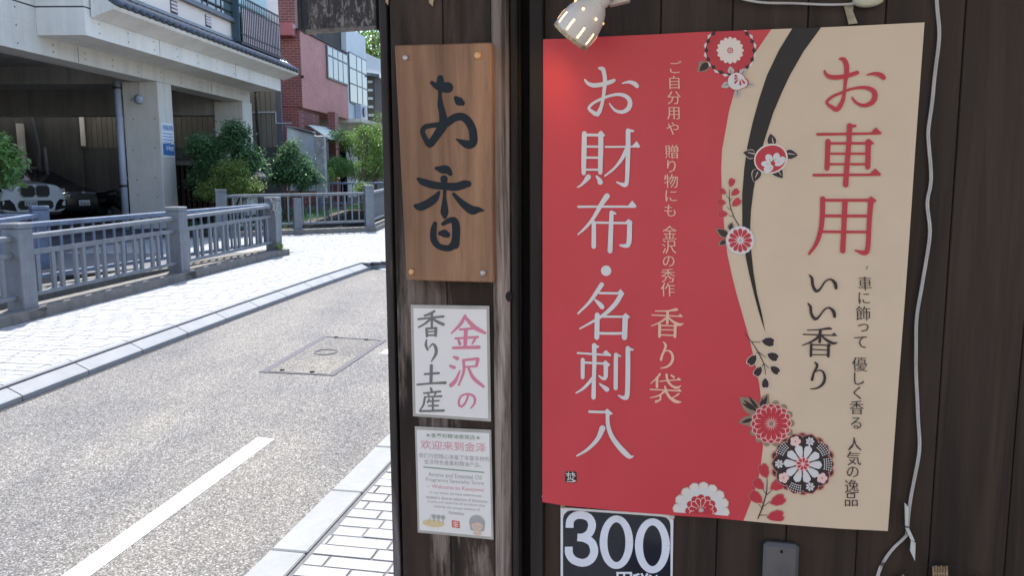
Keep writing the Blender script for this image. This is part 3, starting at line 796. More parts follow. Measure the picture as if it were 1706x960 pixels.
# dark picket gate next to the pillar
pg = thing('picket_gate', 'dark wooden picket gate with a flat cap between the pillar and the shrubs', 'gate', HY(308, 345, 19.2))
A = HY(271, 264, 19.2); B = HY(345, 264, 19.2)
b = BM(); box(b, (A.x, 19.0, A.z-.02), (B.x-.1, 19.4, A.z+.05)); part('cap', b, M['timber_far'], pg)
b = BM(); box(b, (A.x+.12, 19.1, A.z-.16), (B.x-.22, 19.17, A.z-.06)); part('rail', b, M['siding'], pg)
b = BM(); box(b, (A.x, 19.35, .3), (B.x, 19.4, A.z-.1)); part('backing', b, M['black'], pg)
b = BM(); box(b, (0, 0, .35), (.075, .03, A.z-.12)); pm = mesh_of('picket', b, wood('picket_wood', (.02, .012, .010), (.06, .035, .03)))
xx = A.x+.03
while xx < B.x+.6:
    inst('picket', pm, pg, Matrix.Translation((xx, 19.2, 0))); xx += .125

# ================================================================== RED BRICK BUILDING and what lies beyond
K2 = .1105
def RA(p, y, z): return Vector((-9.90+K2*y+p, y, z))
def rslab(bm, p0, p1, y0, y1, z0, z1):
    hexa(bm, [RA(p0, y0, z0), RA(p1, y0, z0), RA(p1, y1, z0), RA(p0, y1, z0), RA(p0, y0, z1), RA(p1, y0, z1), RA(p1, y1, z1), RA(p0, y1, z1)])
rb = thing('brick_building', 'red brick building with a projecting upper storey, grey-framed window and pale awning', 'building', RA(-2, 29, .7))
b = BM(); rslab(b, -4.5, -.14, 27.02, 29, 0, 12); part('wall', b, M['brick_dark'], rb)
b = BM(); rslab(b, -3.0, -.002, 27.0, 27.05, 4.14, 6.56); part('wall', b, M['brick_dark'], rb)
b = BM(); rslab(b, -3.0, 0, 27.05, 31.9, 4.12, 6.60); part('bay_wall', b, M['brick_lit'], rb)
b = BM(); rslab(b, -3.0, .05, 26.98, 31.95, 6.602, 6.66); part('coping', b, M['timber_far'], rb)
b = BM(); rslab(b, -4.5, -.22, 28.3, 32.05, 6.665, 12); part('upper_wall', b, M['timber_far'], rb)
b = BM(); rslab(b, -4.5, -1.4, 28.8, 32, 0, 4.11); part('ground_floor_wall', b, M['terra'], rb)
b = BM(); box(b, (HY(548, 200, 28.9).x, 28.7, 0), (HY(560, 200, 28.9).x, 29.3, 4.12)); part('pier', b, M['brick_dark'], rb)
b = BM(); rslab(b, .01, .05, 29.5, 31.85, 5.38, 6.56); wn = part('window', b, M['frame'], rb)
for q in range(4):
    ya = 29.56+q*.57
    b = BM(); rslab(b, .051, .058, ya, ya+.48, 5.44, 6.16); part('pane', b, M['glass'], wn)
    b = BM(); rslab(b, .051, .058, ya, ya+.48, 6.23, 6.51); part('pane', b, M['glass'], wn)
b = BM(); A = HY(465, 60, 26.75); B = HY(489, 38, 26.75); box(b, (A.x-.3, 26.6, A.z), (B.x, 27.0, B.z), .02); part('wall_box', b, M['maroon'], rb)
c = HY(504, 128, 26.9); b = BM(); lathe(b, [(.05, 0), (.06, .04), (.0, .09)], Matrix.Translation(c) @ Matrix.Rotation(R(70), 4, 'X'), 10); part('vent_hood', b, M['dkmetal'], rb)
b = BM(); box(b, (HY(553, 220, 29.5).x, 29.5, .5), (HY(575, 220, 29.5).x, 29.6, HY(560, 222, 29.5).z)); dr = part('door_recess', b, M['black'], rb)
aw = thing('awning', 'pale green sloping shop awning below the projecting brick storey', 'awning', RA(0, 29.5, 3.2))
q = [HY(513, 209, 27.7), HY(556, 214, 29.4), HY(582, 237, 27.9), HY(549, 232, 26.4)]
b = BM(); nn_ = Vector((0, 0, .03)); hexa(b, [q[0], q[3], q[2], q[1], q[0]+nn_, q[3]+nn_, q[2]+nn_, q[1]+nn_]); bmesh.ops.recalc_face_normals(b, faces=b.faces[:]); part('canopy', b, M['awning'], aw)
b = BM(); tube(b, [q[2], HY(556, 252, 29.2)], .015, 6); tube(b, [q[3], HY(530, 246, 27.9)], .015, 6); part('support_arm', b, M['dkmetal'], aw)
# pale hoarding and meter post
hd = thing('hoarding', 'pale blue-white flat panel board standing under the awning behind the small tree', 'panel', HY(502, 310, 23.6))
q = [HY(478, 318, 24.6), HY(529, 318, 23.4), HY(524, 222, 23.4), HY(478, 210, 24.6)]
b = BM(); o_ = Vector((.02, .06, 0)); hexa(b, [q[0], q[1], q[1]+o_, q[0]+o_, q[3], q[2], q[2]+o_, q[3]+o_]); bmesh.ops.recalc_face_normals(b, faces=b.faces[:]); part('panel', b, M['panel_pale'], hd)
b = BM(); beam(b, q[3]-Vector((0, 0, .03)), q[2]-Vector((0, 0, .03)), .09, .06); beam(b, q[0]+Vector((.03, 0, 0)), q[3]+Vector((.03, 0, .03)), .07, .07, up=Vector((0, 1, 0))); part('frame', b, M['frame'], hd)
mp = thing('meter_post', 'weathered metal meter post with small pipes beside the pale panel board', 'post', HY(535, 318, 23.2))
A = HY(528, 318, 23.2); B = HY(541, 226, 23.2); b = BM(); box(b, (A.x, 23.1, A.z-.2), (B.x, 23.35, B.z), .015); part('cabinet', b, plain('weathered_metal', (.34, .34, .32), .6, .35, 8, .3), mp)
b = BM(); c = HY(533, 228, 23.05); tube(b, [c, HY(540, 226, 23.05), HY(538, 246, 23.05), HY(532, 250, 23.05)], .018, 6); part('pipe', b, M['pipe'], mp, True)
# white building
wb = thing('white_building', 'narrow white building with tall grey-framed windows beyond the brick building', 'building', RA(-2, 33.5, .7))
b = BM(); rslab(b, -4, -.03, 32.0, 34.6, 4.1, 7.7); part('wall', b, M['whitewall'], wb)
b = BM(); rslab(b, -4, -.5, 32.0, 34.6, 0, 4.1); part('ground_floor_wall', b, M['greywall'], wb)
b = BM(); rslab(b, -.5, .5, 31.98, 35.2, 4.0, 4.15); part('canopy_slab', b, M['conc2'], wb)
b = BM(); rslab(b, -.02, .02, 32.2, 34.5, 4.78, 6.75); wn = part('window', b, M['frame'], wb)
for (ya, yb) in ((32.15, 33.0), (33.12, 33.7), (33.82, 34.42)):
    for za, zb in ((4.84, 5.5), (5.56, 6.1), (6.16, 6.69)):
        b = BM(); rslab(b, .022, .028, ya, yb, za, zb); part('pane', b, M['glass'], wn)
b = BM(); c = RA(.06, 33.2, 4.55); rslab(b, .0, .22, 32.8, 33.7, 4.22, 4.8); ac = part('air_conditioner', b, M['pipe'], wb)
b = BM(); lathe(b, [(.02, 0), (.2, 0), (.2, .03)], Matrix.Translation(RA(.225, 33.25, 4.5)) @ Matrix.Rotation(R(90), 4, 'Y'), 18); part('fan_grille', b, M['frame'], ac)
tb = thing('timber_house', 'dark timber house with a tiled roof in the background behind the white building', 'building', (-6.4, 37, .9))
b = BM(); A = HY(606, 100, 36); B = HY(623, 100, 36); box(b, (A.x, 36, 0), (B.x, 39, 6.4)); box(b, (A.x-3, 36.3, 0), (A.x, 39, 4.4)); part('wall', b, M['timber_far'], tb)
for q in range(6):
    b = BM(); box(b, (A.x+.15, 35.95, 4.2+q*.36), (B.x-.08, 36.0, 4.3+q*.36)); part('lattice_bar', b, M['greywall'], tb)
b = BM(); hexa(b, [Vector((A.x-.2, 35.2, 6.3)), Vector((B.x+.35, 35.2, 6.15)), Vector((B.x+.35, 39, 6.7)), Vector((A.x-.2, 39, 6.9)), Vector((A.x-.2, 35.2, 6.42)), Vector((B.x+.35, 35.2, 6.27)), Vector((B.x+.35, 39, 6.82)), Vector((A.x-.2, 39, 7.02))]); part('roof', b, M['tile'], tb)
gh = thing('grey_house', 'pale grey house with white eaves at the far end of the street', 'building', (-6.6, 43, 1))
b = BM(); A = HY(600, 100, 42); B = HY(648, 100, 42); box(b, (A.x, 42, 0), (B.x+.5, 46, 6.4)); part('wall', b, M['greywall'], gh)
b = BM(); hexa(b, [Vector((A.x-.6, 41.4, 7.2)), Vector((B.x+1, 41.4, 6.3)), Vector((B.x+1, 46, 6.6)), Vector((A.x-.6, 46, 7.5)), Vector((A.x-.6, 41.4, 8.6)), Vector((B.x+1, 41.4, 7.2)), Vector((B.x+1, 46, 7.5)), Vector((A.x-.6, 46, 8.9))]); part('roof', b, M['whitewall'], gh)
b = BM(); xx = HY(628, 150, 41.9).x; box(b, (xx, 41.9, 4.2), (xx+.5, 42, 5.6)); part('window', b, M['glass'], gh)
# ================================================================== SHOP FRONT (foreground)
WA = R(12.7)
U_ = Vector((math.cos(WA), -math.sin(WA), 0)); N_ = Vector((-math.sin(WA), -math.cos(WA), 0))
A_ = HY(906, 450, 1.46); A_.z = 0
def P(u, w_, v): return A_+U_*u+N_*w_+Vector((0, 0, v))
def WP(px, py, w_=0.0):
    d = ray(px, py); o = Vector((0, 0, CAM_H)); t = (w_-(o-A_).dot(N_))/d.dot(N_); q = o+d*t
    return (q-A_).dot(U_), q.z
def wbox(bm, u0, u1, w0, w1, v0, v1, bevel=0):
    obox(bm, P(u0, w0, v0), U_*(u1-u0), N_*(w1-w0), (0, 0, v1-v0), bevel)
SM = Matrix.Translation(P(0, 0, 0)) @ Matrix.Rotation(-WA, 4, 'Z')
V0, V1 = .12, 2.66
shop = thing('wooden_shop', 'dark wooden shop front of vertical planks behind the red and cream poster', 'building', M=SM)
us = [0.0, WP(978, 840)[0], WP(1087, 845)[0]]
tp = [WP(x, 20)[0] for x in (1221, 1347, 1476, 1609)]
pit = (tp[3]-tp[0])/3
us = [0, tp[0]-2*pit, tp[0]-pit]+tp
while us[-1] < 3.4: us.append(us[-1]+pit)
print('pitch', pit, us[:6], WP(978, 840)[0])
for i in range(len(us)-1):
    b = BM(); wbox(b, us[i]+.0006, us[i+1]-.0006, -.018, random.uniform(-.0012, .0), V0, V1, .0015); part('plank', b, M['plank'], shop)
b = BM(); wbox(b, -.22, 3.4, -.16, -.0195, V0, V1); part('wall_backing', b, M['black'], shop)
uG = lambda px, w_=0: WP(px, 480, w_)[0]
b = BM(); wbox(b, uG(882.5, .014), uG(904, .014), -.018, .014, V0, V1, .0015); part('batten', b, M['topboard'], shop)
b = BM(); wbox(b, uG(866, .0), uG(868.5, .0), -.05, .004, V0, V1, .0008); part('groove_lip', b, M['topboard'], shop)
# corner post of boards
WB = .030
pp = thing('corner_post', 'weathered dark board post at the shop corner carrying the wooden sign and two paper notices', 'post', M=Matrix.Translation(P(uG(750, WB), 0, V0)) @ Matrix.Rotation(-WA, 4, 'Z'))
e = [uG(660, WB), uG(744, WB), uG(822, WB), uG(861, WB+.004)]
split = WP(700, 480, WB)[1]
b = BM(); wbox(b, e[0]+.0006, e[1]-.0007, -.03, WB, V0, V1, .0012); part('board', b, M['oldpost'], pp)
b = BM(); wbox(b, e[1]+.0007, e[2]-.0005, -.03, WB-.0012, V0, V1, .0012); part('board', b, M['oldpost'], pp)
b = BM(); wbox(b, e[2]+.0003, e[3]-.014, -.03, WB+.004, V0, V1, .0035); part('edge_stile', b, M['oldedge'], pp)
b = BM(); wbox(b, e[3]-.0135, e[3], -.03, WB-.003, V0, V1, .003); part('edge_stile', b, M['topboard'], pp)
b = BM(); wbox(b, uG(655.5, .02), e[0], -.06, .006, V0, V1); part('gap_filler', b, M['black'], pp)
b = BM(); wbox(b, uG(643, .018), uG(655.5, .018), -.10, .018, V0, V1, .0015); part('side_strip', b, M['sidestrip'], pp)
for (px, py, r_) in ((848, 494, .0065),):
    u, v = WP(px, py, WB+.001); b = BM()
    lathe(b, [(r_, 0), (r_*.8, .0012), (r_*.45, .0006), (r_*.3, .0016), (0, .0018)], Matrix.Translation(P(u, WB+.0035 if px < 850 else WB-.0035, v)) @ Matrix.Rotation(-WA, 4, 'Z') @ Matrix.Rotation(R(90), 4, 'X') @ Matrix.Scale(1.5, 4, (0, 1, 0)), 14, False)
    part('knot', b, M['topboard'], pp)
for (px, py) in ((720, -2), (646, -4)):
    u, v = WP(px, py+6, WB); b = BM(); s_ = .006 if px > 700 else .004
    hexa(b, [P(u-s_, WB, v), P(u+s_*.3, WB, v-.007), P(u+s_*.4, WB+.004, v-.007), P(u-s_*.6, WB+.004, v), P(u-s_, WB, v+.02), P(u+s_, WB, v+.02), P(u+s_, WB+.005, v+.02), P(u-s_, WB+.005, v+.02)])
    part('splinter', b, plain('raw_wood', (.42, .30, .19), .7, .2, 30), pp)
# side wall going back, roof, base
ul = uG(643, .018)
k = 0; ww = -.101
while ww > -4.0:
    b = BM(); obox(b, P(ul+.004, ww, V0), U_*.02, N_*(-.148), (0, 0, V1-V0), .0015); part('side_plank', b, M['plank'], shop); ww -= .15
b = BM(); wbox(b, ul+.024, ul+.04, -4.1, -.16, V0, V1); part('wall_backing', b, M['black'], shop)
b = BM(); wbox(b, ul, 3.4, -4.2, -4.1, V0, V1); part('back_wall', b, M['plank'], shop)
b = BM(); wbox(b, 3.4, 3.45, -4.2, 0, V0, V1); part('side_wall', b, M['plank'], shop)
b = BM(); wbox(b, ul-.01, 3.45, -4.2, .06, -.05, V0-.001, .004); part('stone_sill', b, M['old_curb'], shop)
b = BM()
hexa(b, [P(ul-.35, .80, 2.62), P(ul-.35, -4.5, 3.45), P(3.8, -4.5, 3.45), P(3.8, .80, 2.62), P(ul-.35, .80, 2.70), P(ul-.35, -4.5, 3.53), P(3.8, -4.5, 3.53), P(3.8, .80, 2.70)]); bmesh.ops.recalc_face_normals(b, faces=b.faces[:])
rf = part('roof', b, M['timber_far'], shop)
for q in range(10):
    u = ul-.2+q*.44; b = BM(); beam(b, P(u, .78, 2.56), P(u, -.2, 2.71), .05, .055); part('rafter', b, M['topboard'], rf)
b = BM()
hexa(b, [P(ul, -4.15, 2.66), P(3.4, -4.15, 2.66), P(3.4, -.02, 2.66), P(ul, -.02, 2.66), P(ul, -4.15, 3.37), P(3.4, -4.15, 3.37), P(3.4, -.02, 2.74), P(ul, -.02, 2.74)]); part('gable_wall', b, M['plank'], shop)
# weathered side board hanging off the corner
FY = 2.6
fb = thing('hanging_board', 'grey flaking weathered board hanging from the eave left of the corner post', 'board', HY(570, 20, FY))
q0 = HY(513, 54, FY); q1 = HY(628, 47, FY); top = 2.86
b = BM(); hexa(b, [Vector((q0.x, FY, q0.z)), Vector((q1.x, FY, q1.z)), Vector((q1.x, FY+.025, q1.z)), Vector((q0.x, FY+.025, q0.z)), Vector((q0.x-.012, FY, top)), Vector((q1.x-.004, FY, top)), Vector((q1.x-.004, FY+.025, top)), Vector((q0.x-.012, FY+.025, top))], .003); part('panel', b, M['fascia'], fb)
b = BM(); beam(b, (q0.x-.004, FY-.003, q0.z-.004), (q1.x, FY-.003, q1.z-.004), .018, .012, .002); part('bottom_batten', b, plain('worn_batten', (.20, .18, .16), .8, .4, 40), fb)
b = BM(); l0 = HY(502, 51, FY); box(b, (l0.x-.006, FY-.02, l0.z), (q0.x-.013, FY+.06, top), .002); part('end_post', b, wood('weathered_dark_end', (.03, .028, .028), (.075, .07, .068), (.26, .24, .23), (.56, .66), zs=4, xs=40, wscale=(60, 60, 14)), fb)
b = BM(); l1 = HY(632, 48, FY); box(b, (q1.x, FY-.01, l1.z), (l1.x+.10, FY+.05, top)); part('end_post', b, M['black'], fb)
b = BM(); box(b, (q0.x-.06, FY-.02, top), (.55, FY+.06, top+.06)); part('bracket_beam', b, M['topboard'], fb)
# ================================================================== PRINTED SHEETS AND SIGNS
class Sheet:
    def __init__(s, th, w0, disp=None, clippx=None, frame=None):
        s.th, s.w0, s.disp, s.clip, s.frame = th, w0, disp, clippx, frame
    def pt(s, px, py, dw):
        if s.frame: px, py = s.frame(px, py)
        u, v = WP(px, py, s.w0); return P(u, s.w0+dw+(s.disp(u, v) if s.disp else 0), v)
    def add(s, name, polys, mat, layer, parent=None, kind=None):
        b = BM(); inc = 4e-6
        for i, pl in enumerate(polys):
            if isinstance(pl, tuple):          # mesh (verts, faces)
                vs = [b.verts.new(s.pt(x, y, layer*.0005+inc*i)) for x, y in pl[0]]
                for f in pl[1]:
                    try: b.faces.new([vs[k] for k in f])
                    except ValueError: pass
                continue
            if s.clip: pl = clip_poly(pl, s.clip)
            if len(pl) < 3: continue
            vs = [b.verts.new(s.pt(x, y, layer*.0005+inc*i)) for x, y in pl]
            if len(pl) >= 12:
                c_ = b.verts.new(s.pt(sum(p[0] for p in pl)/len(pl), sum(p[1] for p in pl)/len(pl), layer*.0005+inc*i))
                for q_ in range(len(vs)): b.faces.new([vs[q_], vs[(q_+1) % len(vs)], c_])
            else: b.faces.new(vs)
        if not len(b.faces): b.free(); return None
        b.normal_update()
        for f in b.faces:
            if f.normal.dot(N_) < 0: f.normal_flip()
        return part(name, b, mat, parent or s.th, kind=kind)
    def big(s, name, poly, mat, layer, step=.022):
        b = BM(); vs = []
        for x, y in poly:
            if s.frame: x, y = s.frame(x, y)
            u, v = WP(x, y, s.w0); vs.append(b.verts.new((u, 0, v)))
        b.faces.new(vs); b.normal_update(); bmesh.ops.triangulate(b, faces=b.faces[:])
        us_ = [v.co.x for v in b.verts]; v_ = [v.co.z for v in b.verts]
        for k in np.arange(math.floor(min(us_)/step)*step, max(us_), step):
            bmesh.ops.bisect_plane(b, geom=b.verts[:]+b.edges[:]+b.faces[:], plane_co=(k, 0, 0), plane_no=(1, 0, 0))
        for k in np.arange(math.floor(min(v_)/step)*step, max(v_), step):
            bmesh.ops.bisect_plane(b, geom=b.verts[:]+b.edges[:]+b.faces[:], plane_co=(0, 0, k), plane_no=(0, 0, 1))
        for v in b.verts:
            u, z = v.co.x, v.co.z; v.co = P(u, s.w0+layer*.0005+(s.disp(u, z) if s.disp else 0), z)
        b.normal_update()
        for f in b.faces:
            if f.normal.dot(N_) < 0: f.normal_flip()
        return part(name, b, mat, s.th, smooth=True)
def clip_poly(pl, cl):
    """Sutherland-Hodgman against convex polygon cl (clockwise on screen)"""
    n = len(cl)
    for i in range(n):
        (x0, y0), (x1, y1) = cl[i], cl[(i+1) % n]
        nx, ny = (y1-y0), -(x1-x0)
        pl = clip(pl, nx, ny, nx*x0+ny*y0)
        if len(pl) < 3: return []
    return pl
def cr(pts, step):
    """Catmull-Rom through (x,y,w) points"""
    if len(pts) == 2:
        p = [np.array(q, float) for q in pts]; L = np.hypot(*(p[1]-p[0])[:2]); n = max(1, int(L/step))
        return [tuple(p[0]+(p[1]-p[0])*k/n) for k in range(n+1)]
    P_ = [np.array(p, float) for p in pts]; P_ = [2*P_[0]-P_[1]]+P_+[2*P_[-1]-P_[-2]]; out = []
    for i in range(1, len(P_)-2):
        a, b, c, d = P_[i-1:i+3]; L = np.hypot(*(c-b)[:2]); n = max(2, int(L/step))
        for k in range(n):
            t = k/n; out.append(tuple(.5*((2*b)+(-a+c)*t+(2*a-5*b+4*c-d)*t*t+(-a+3*b-3*c+d)*t**3)))
    out.append(tuple(P_[-2])); return out
def stroke(pts, ox=0, oy=0, k=1.0, step=4, caps=True):
    s = cr(pts, step*k)
    s = [(ox+x/k, oy+y/k, max(w_, 1e-4)/k) for x, y, w_ in s]; polys = []; L = []; Rr = []
    n = len(s)
    for i in range(n):
        dx = s[min(i+1, n-1)][0]-s[max(i-1, 0)][0]; dy = s[min(i+1, n-1)][1]-s[max(i-1, 0)][1]; l = math.hypot(dx, dy) or 1
        nx, ny = -dy/l*s[i][2]/2, dx/l*s[i][2]/2
        L.append((s[i][0]+nx, s[i][1]+ny)); Rr.append((s[i][0]-nx, s[i][1]-ny))
    def cap(i, sgn):
        x, y, w_ = s[i]; j = i+1 if i == 0 else i-1; j = max(0, min(n-1, j))
        a = math.atan2(y-s[j][1], x-s[j][0])
        return [(x+w_/2*math.cos(a+t), y+w_/2*math.sin(a+t)) for t in np.linspace(-math.pi/2, math.pi/2, 7)]
    if caps: polys.append(cap(0, 1))
    for i in range(n-1): polys.append([L[i], L[i+1], Rr[i+1], Rr[i]])
    if caps: polys.append(cap(n-1, 1))
    return polys
def poly(pts, ox=0, oy=0, k=1.0): return [(ox+x/k, oy+y/k) for x, y in pts]
def ell(cx, cy, rx, ry=None, rot=0, n=20):
    ry = ry or rx; c, s_ = math.cos(rot), math.sin(rot)
    return [(cx+rx*math.cos(t)*c-ry*math.sin(t)*s_, cy+rx*math.cos(t)*s_+ry*math.sin(t)*c) for t in np.linspace(0, 2*math.pi, n, endpoint=False)]
def petal(cx, cy, a, r0, r1, wd, n=9, tipw=.72):
    """petal from radius r0 to r1 along angle a; widest near the outer end"""
    out = []; prof = []
    for t in np.linspace(0, 1, n):
        prof.append((r0+(r1-r0)*t, wd*(math.sin(math.pi*min(1, t**1.0))**.6 if t < tipw else math.sqrt(max(0, 1-((t-tipw)/(1-tipw))**2)))*((t/tipw)**.6 if t < tipw else 1)))
    pts = [(r, h) for r, h in prof]+[(r, -h) for r, h in prof[::-1]]
    c, s_ = math.cos(a), math.sin(a)
    return [(cx+r*c-h*s_, cy+r*s_+h*c) for r, h in pts]
def leafp(x0, y0, x1, y1, wd, n=8):
    dx, dy = x1-x0, y1-y0; l = math.hypot(dx, dy); dx /= l; dy /= l; a = []; b_ = []
    for t in np.linspace(0, 1, n):
        h = wd*math.sin(math.pi*t**.8)**.85*(1-.25*t); a.append((x0+dx*l*t-dy*h, y0+dy*l*t+dx*h)); b_.append((x0+dx*l*t+dy*h, y0+dy*l*t-dx*h))
    return a+b_[::-1][1:-1]
def heart(cx, cy, a, s_):
    """pointed end towards angle a"""
    pts = [(1.0, 0), (.45, .50), (-.25, .66), (-.75, .50), (-.9, .22), (-.72, 0), (-.9, -.22), (-.75, -.50), (-.25, -.66), (.45, -.50)]
    c, q = math.cos(a), math.sin(a); return [(cx+s_*(x*c-y*q), cy+s_*(x*q+y*c)) for x, y in pts]
# ---- glyph outlines from Blender's own built-in font
_g = {}
def glyph(txt, offset=0.0):
    key = (txt, offset)
    if key in _g: return _g[key]
    cu = bpy.data.curves.new('t', 'FONT'); cu.body = txt; cu.size = 1; cu.resolution_u = 2; cu.fill_mode = 'BOTH'; cu.offset = offset
    o = bpy.data.objects.new('t', cu); COL.objects.link(o); bpy.context.view_layer.update()
    me = o.evaluated_get(bpy.context.evaluated_depsgraph_get()).to_mesh()
    vs = [(v.co.x, v.co.y) for v in me.vertices]; fs = [tuple(p.vertices) for p in me.polygons]
    bpy.data.objects.remove(o); bpy.data.curves.remove(cu); _g[key] = (vs, fs); return vs, fs
def gl(ch, cx, cy, size, offset=0.0, mincho=0.0, sx=1.0, shear=0.0):
    """one glyph centred at px,py; mincho>0 thickens the uprights only"""
    vs, fs = glyph(ch, offset)
    if not vs: return []
    xs = [v[0] for v in vs]; ys_ = [v[1] for v in vs]; mx = (min(xs)+max(xs))/2; my = (min(ys_)+max(ys_))/2
    out = []
    for k in ((-1, 0, 1) if mincho else (0,)):
        out.append(([(cx+(x-mx+k*mincho)*size*sx-(y-my)*size*shear, cy-(y-my)*size) for x, y in vs], fs))
    return out
def line_text(txt, x0, x1, yc, h, offset=0.0):
    vs, fs = glyph(txt, offset)
    xs = [v[0] for v in vs]; ys_ = [v[1] for v in vs]; k = (x1-x0)/(max(xs)-min(xs)); my = (min(ys_)+max(ys_))/2; kh = h/(max(ys_)-min(ys_))
    return [([(x0+(x-min(xs))*k, yc-(y-my)*kh) for x, y in vs], fs)]

M['p_cream'] = paper('poster_cream', (.60, .48, .345)); M['p_red'] = paper('poster_red', (.53, .050, .063)); M['p_black'] = paper('poster_black', (.012, .012, .013))
M['p_white'] = paper('poster_white', (.62, .61, .60)); M['p_pale'] = paper('poster_pale', (.70, .62, .55)); M['p_red2'] = paper('print_red', (.46, .035, .05)); M['p_taupe'] = paper('print_taupe', (.27, .20, .14))
M['p_dark'] = paper('print_dark', (.03, .02, .022)); M['p_peach'] = paper('print_peach', (.74, .46, .34)); M['p_pinkrim'] = paper('print_rose_rim', (.45, .15, .13)); M['p_blush'] = paper('print_blush', (.72, .50, .46)); M['p_grey'] = paper('print_grey', (.45, .42, .38))
def wave(u, v):
    q = mnoise.noise(Vector((u*4.2, v*2.0, 3.3)))*.0135+mnoise.noise(Vector((u*9, v*6, 8.1)))*.0026
    q += .0022*math.exp(-((u-.05)/.03)**2)*math.sin(v*9)+.006*max(0, -(u-.015))*0
    q += .0036*math.exp(-(((u-.10)-(v-1.2)*.25)/.035)**2)-.0030*math.exp(-(((u-.20)+(v-1.35)*.3)/.04)**2)
    return q+.0125
TL, TR, BR, BL = (906, 66), (1537, 39), (1476, 880), (906, 832)
post = thing('poster', 'large red and cream paper poster with Japanese lettering and floral print', 'poster', M=Matrix.Translation(P(.33, .01, WP(1200, 860)[1])) @ Matrix.Rotation(-WA, 4, 'Z'))
ps = Sheet(post, .006, wave, clippx=[TL, TR, BR, BL])
# sheet outline; bottom edge sags a little
def edge(a, b_, n, bulge=0):
    return [(a[0]+(b_[0]-a[0])*t, a[1]+(b_[1]-a[1])*t+bulge*math.sin(math.pi*t)) for t in np.linspace(0, 1, n, endpoint=False)]
out_ = edge(TL, TR, 6)+edge(TR, BR, 6)+edge(BR, BL, 8, 6)+edge(BL, TL, 6)
ps.big('cream_panel', out_, M['p_cream'], 0)
redR = [(1284, 49.8), (1258, 88), (1237, 120), (1223, 154), (1214, 186), (1208, 220), (1202.5, 250), (1201, 280), (1202, 320), (1204, 355), (1207, 390), (1211, 422), (1218, 455), (1226, 487), (1236, 522), (1247, 560), (1256, 598), (1264, 638), (1269, 680), (1270.5, 717), (1270, 745), (1265, 785), (1255, 822), (1238, 866)]
btm = [p for p in edge(BR, BL, 40, 6) if p[0] < 1236]+[BL]
ps.big('red_panel', [TL]+redR+btm, M['p_red'], 1)
bandL = [(1319, 48.4), (1297, 84), (1277, 126), (1264, 165), (1253, 205), (1244, 245), (1239, 282), (1235.5, 324), (1235.6, 376), (1241, 426), (1247, 455), (1254.5, 486), (1263, 518), (1274, 552)]
bandR = [(1262, 505), (1255, 465), (1252, 434), (1248.7, 376), (1250, 350), (1254, 318), (1261, 278), (1271, 239), (1287, 189), (1301, 156), (1315, 126), (1338, 86), (1367, 46.3)]
bandR = [(1267, 516), (1260, 488), (1254, 452), (1250.5, 420), (1248.7, 376), (1250, 350), (1254, 318), (1261, 278), (1271, 239), (1287, 189), (1301, 156), (1315, 126), (1338, 86), (1367, 46.3)]
ps.big('black_band', bandL+bandR, M['p_black'], 2)

# ---------------- large lettering traced stroke by stroke
def char(sheet, strokes, tris, ox, oy, k, mat, layer=4, name='character'):
    pl = []
    for s in strokes: pl += stroke(s, ox, oy, k)
    for t in tris: pl.append(poly(t, ox, oy, k))
    sheet.add(name, pl, mat, layer)
W_ = M['p_white']; RD = M['p_red2']; BK = M['p_dark']; PC = M['p_peach']
char(ps, [[(215,62,20),(240,68,34),(250,100,30),(256,150,30),(250,220,26),(240,290,24),(225,350,26),(200,395,36),(165,378,26),(138,352,22),(165,318,20),(220,288,20),(290,262,20),(360,252,24),(415,270,30),(438,310,34),(425,355,34),(380,380,26),(330,368,20),(300,335,14),(288,316,8)],
  [(110,145,14),(130,170,24),(170,185,32),(240,178,32),(300,160,30),(322,150,24)],[(382,172,10),(430,162,22),(470,175,32),(488,192,30)]], [], 950, 100, 4.364, W_)
char(ps, [[(107,535,34),(106,640,36),(104,750,34),(104,822,30)],[(225,535,36),(225,640,36),(222,750,34),(222,818,30)],[(110,546,20),(210,546,20)],[(110,630,16),(215,630,16)],[(110,710,16),(215,710,16)],[(110,797,15),(215,797,15)],
  [(137,850,38),(110,885,24),(85,910,16),(60,925,10)],[(195,845,14),(215,870,30),(222,888,38)],[(260,632,14),(490,630,14)],[(423,515,34),(423,640,34),(420,760,32),(414,885,30),(400,908,34),(370,900,20),(342,888,12)],[(440,515,20),(460,517,16)],
  [(410,650,26),(380,715,26),(330,780,18),(290,815,16),(255,842,12)]], [[(200,540),(228,512),(258,548),(240,562)],[(450,628),(485,590),(512,628),(500,640)]], 950, 100, 4.364, W_)
char(ps, [[(240,141,12),(530,141,12)],[(390,85,30),(360,130,24),(320,200,18),(280,250,14),(240,287,8)],[(322,225,22),(322,352,24)],[(310,225,12),(505,228,12)],[(415,172,22),(412,260,24),(408,375,26)],[(425,174,14),(436,178,10)],[(512,225,26),(508,330,26),(492,348,22),(462,345,10)]],
  [[(500,138),(525,108),(550,138),(540,148)],[(485,225),(505,205),(528,225),(510,240)]], 890, 300, 3.2, W_)
ps.add('middle_dot', [ell(890+388/3.2, 300+479/3.2, 8.6)], W_, 4)
char(ps, [[(365,552,24),(340,590,22),(300,645,16),(240,705,10)],[(355,597,12),(465,597,12)],[(470,600,24),(440,650,24),(390,700,20),(330,740,14),(250,785,8)],[(330,632,10),(355,655,24),(368,670,24)],[(342,712,26),(340,830,26)],[(490,720,28),(486,830,28)],[(345,720,12),(500,720,12)],[(345,808,14),(485,808,14)]],
  [[(445,597),(465,574),(486,600),(470,615)],[(475,716),(492,700),(516,722),(500,735)]], 890, 300, 3.2, W_)
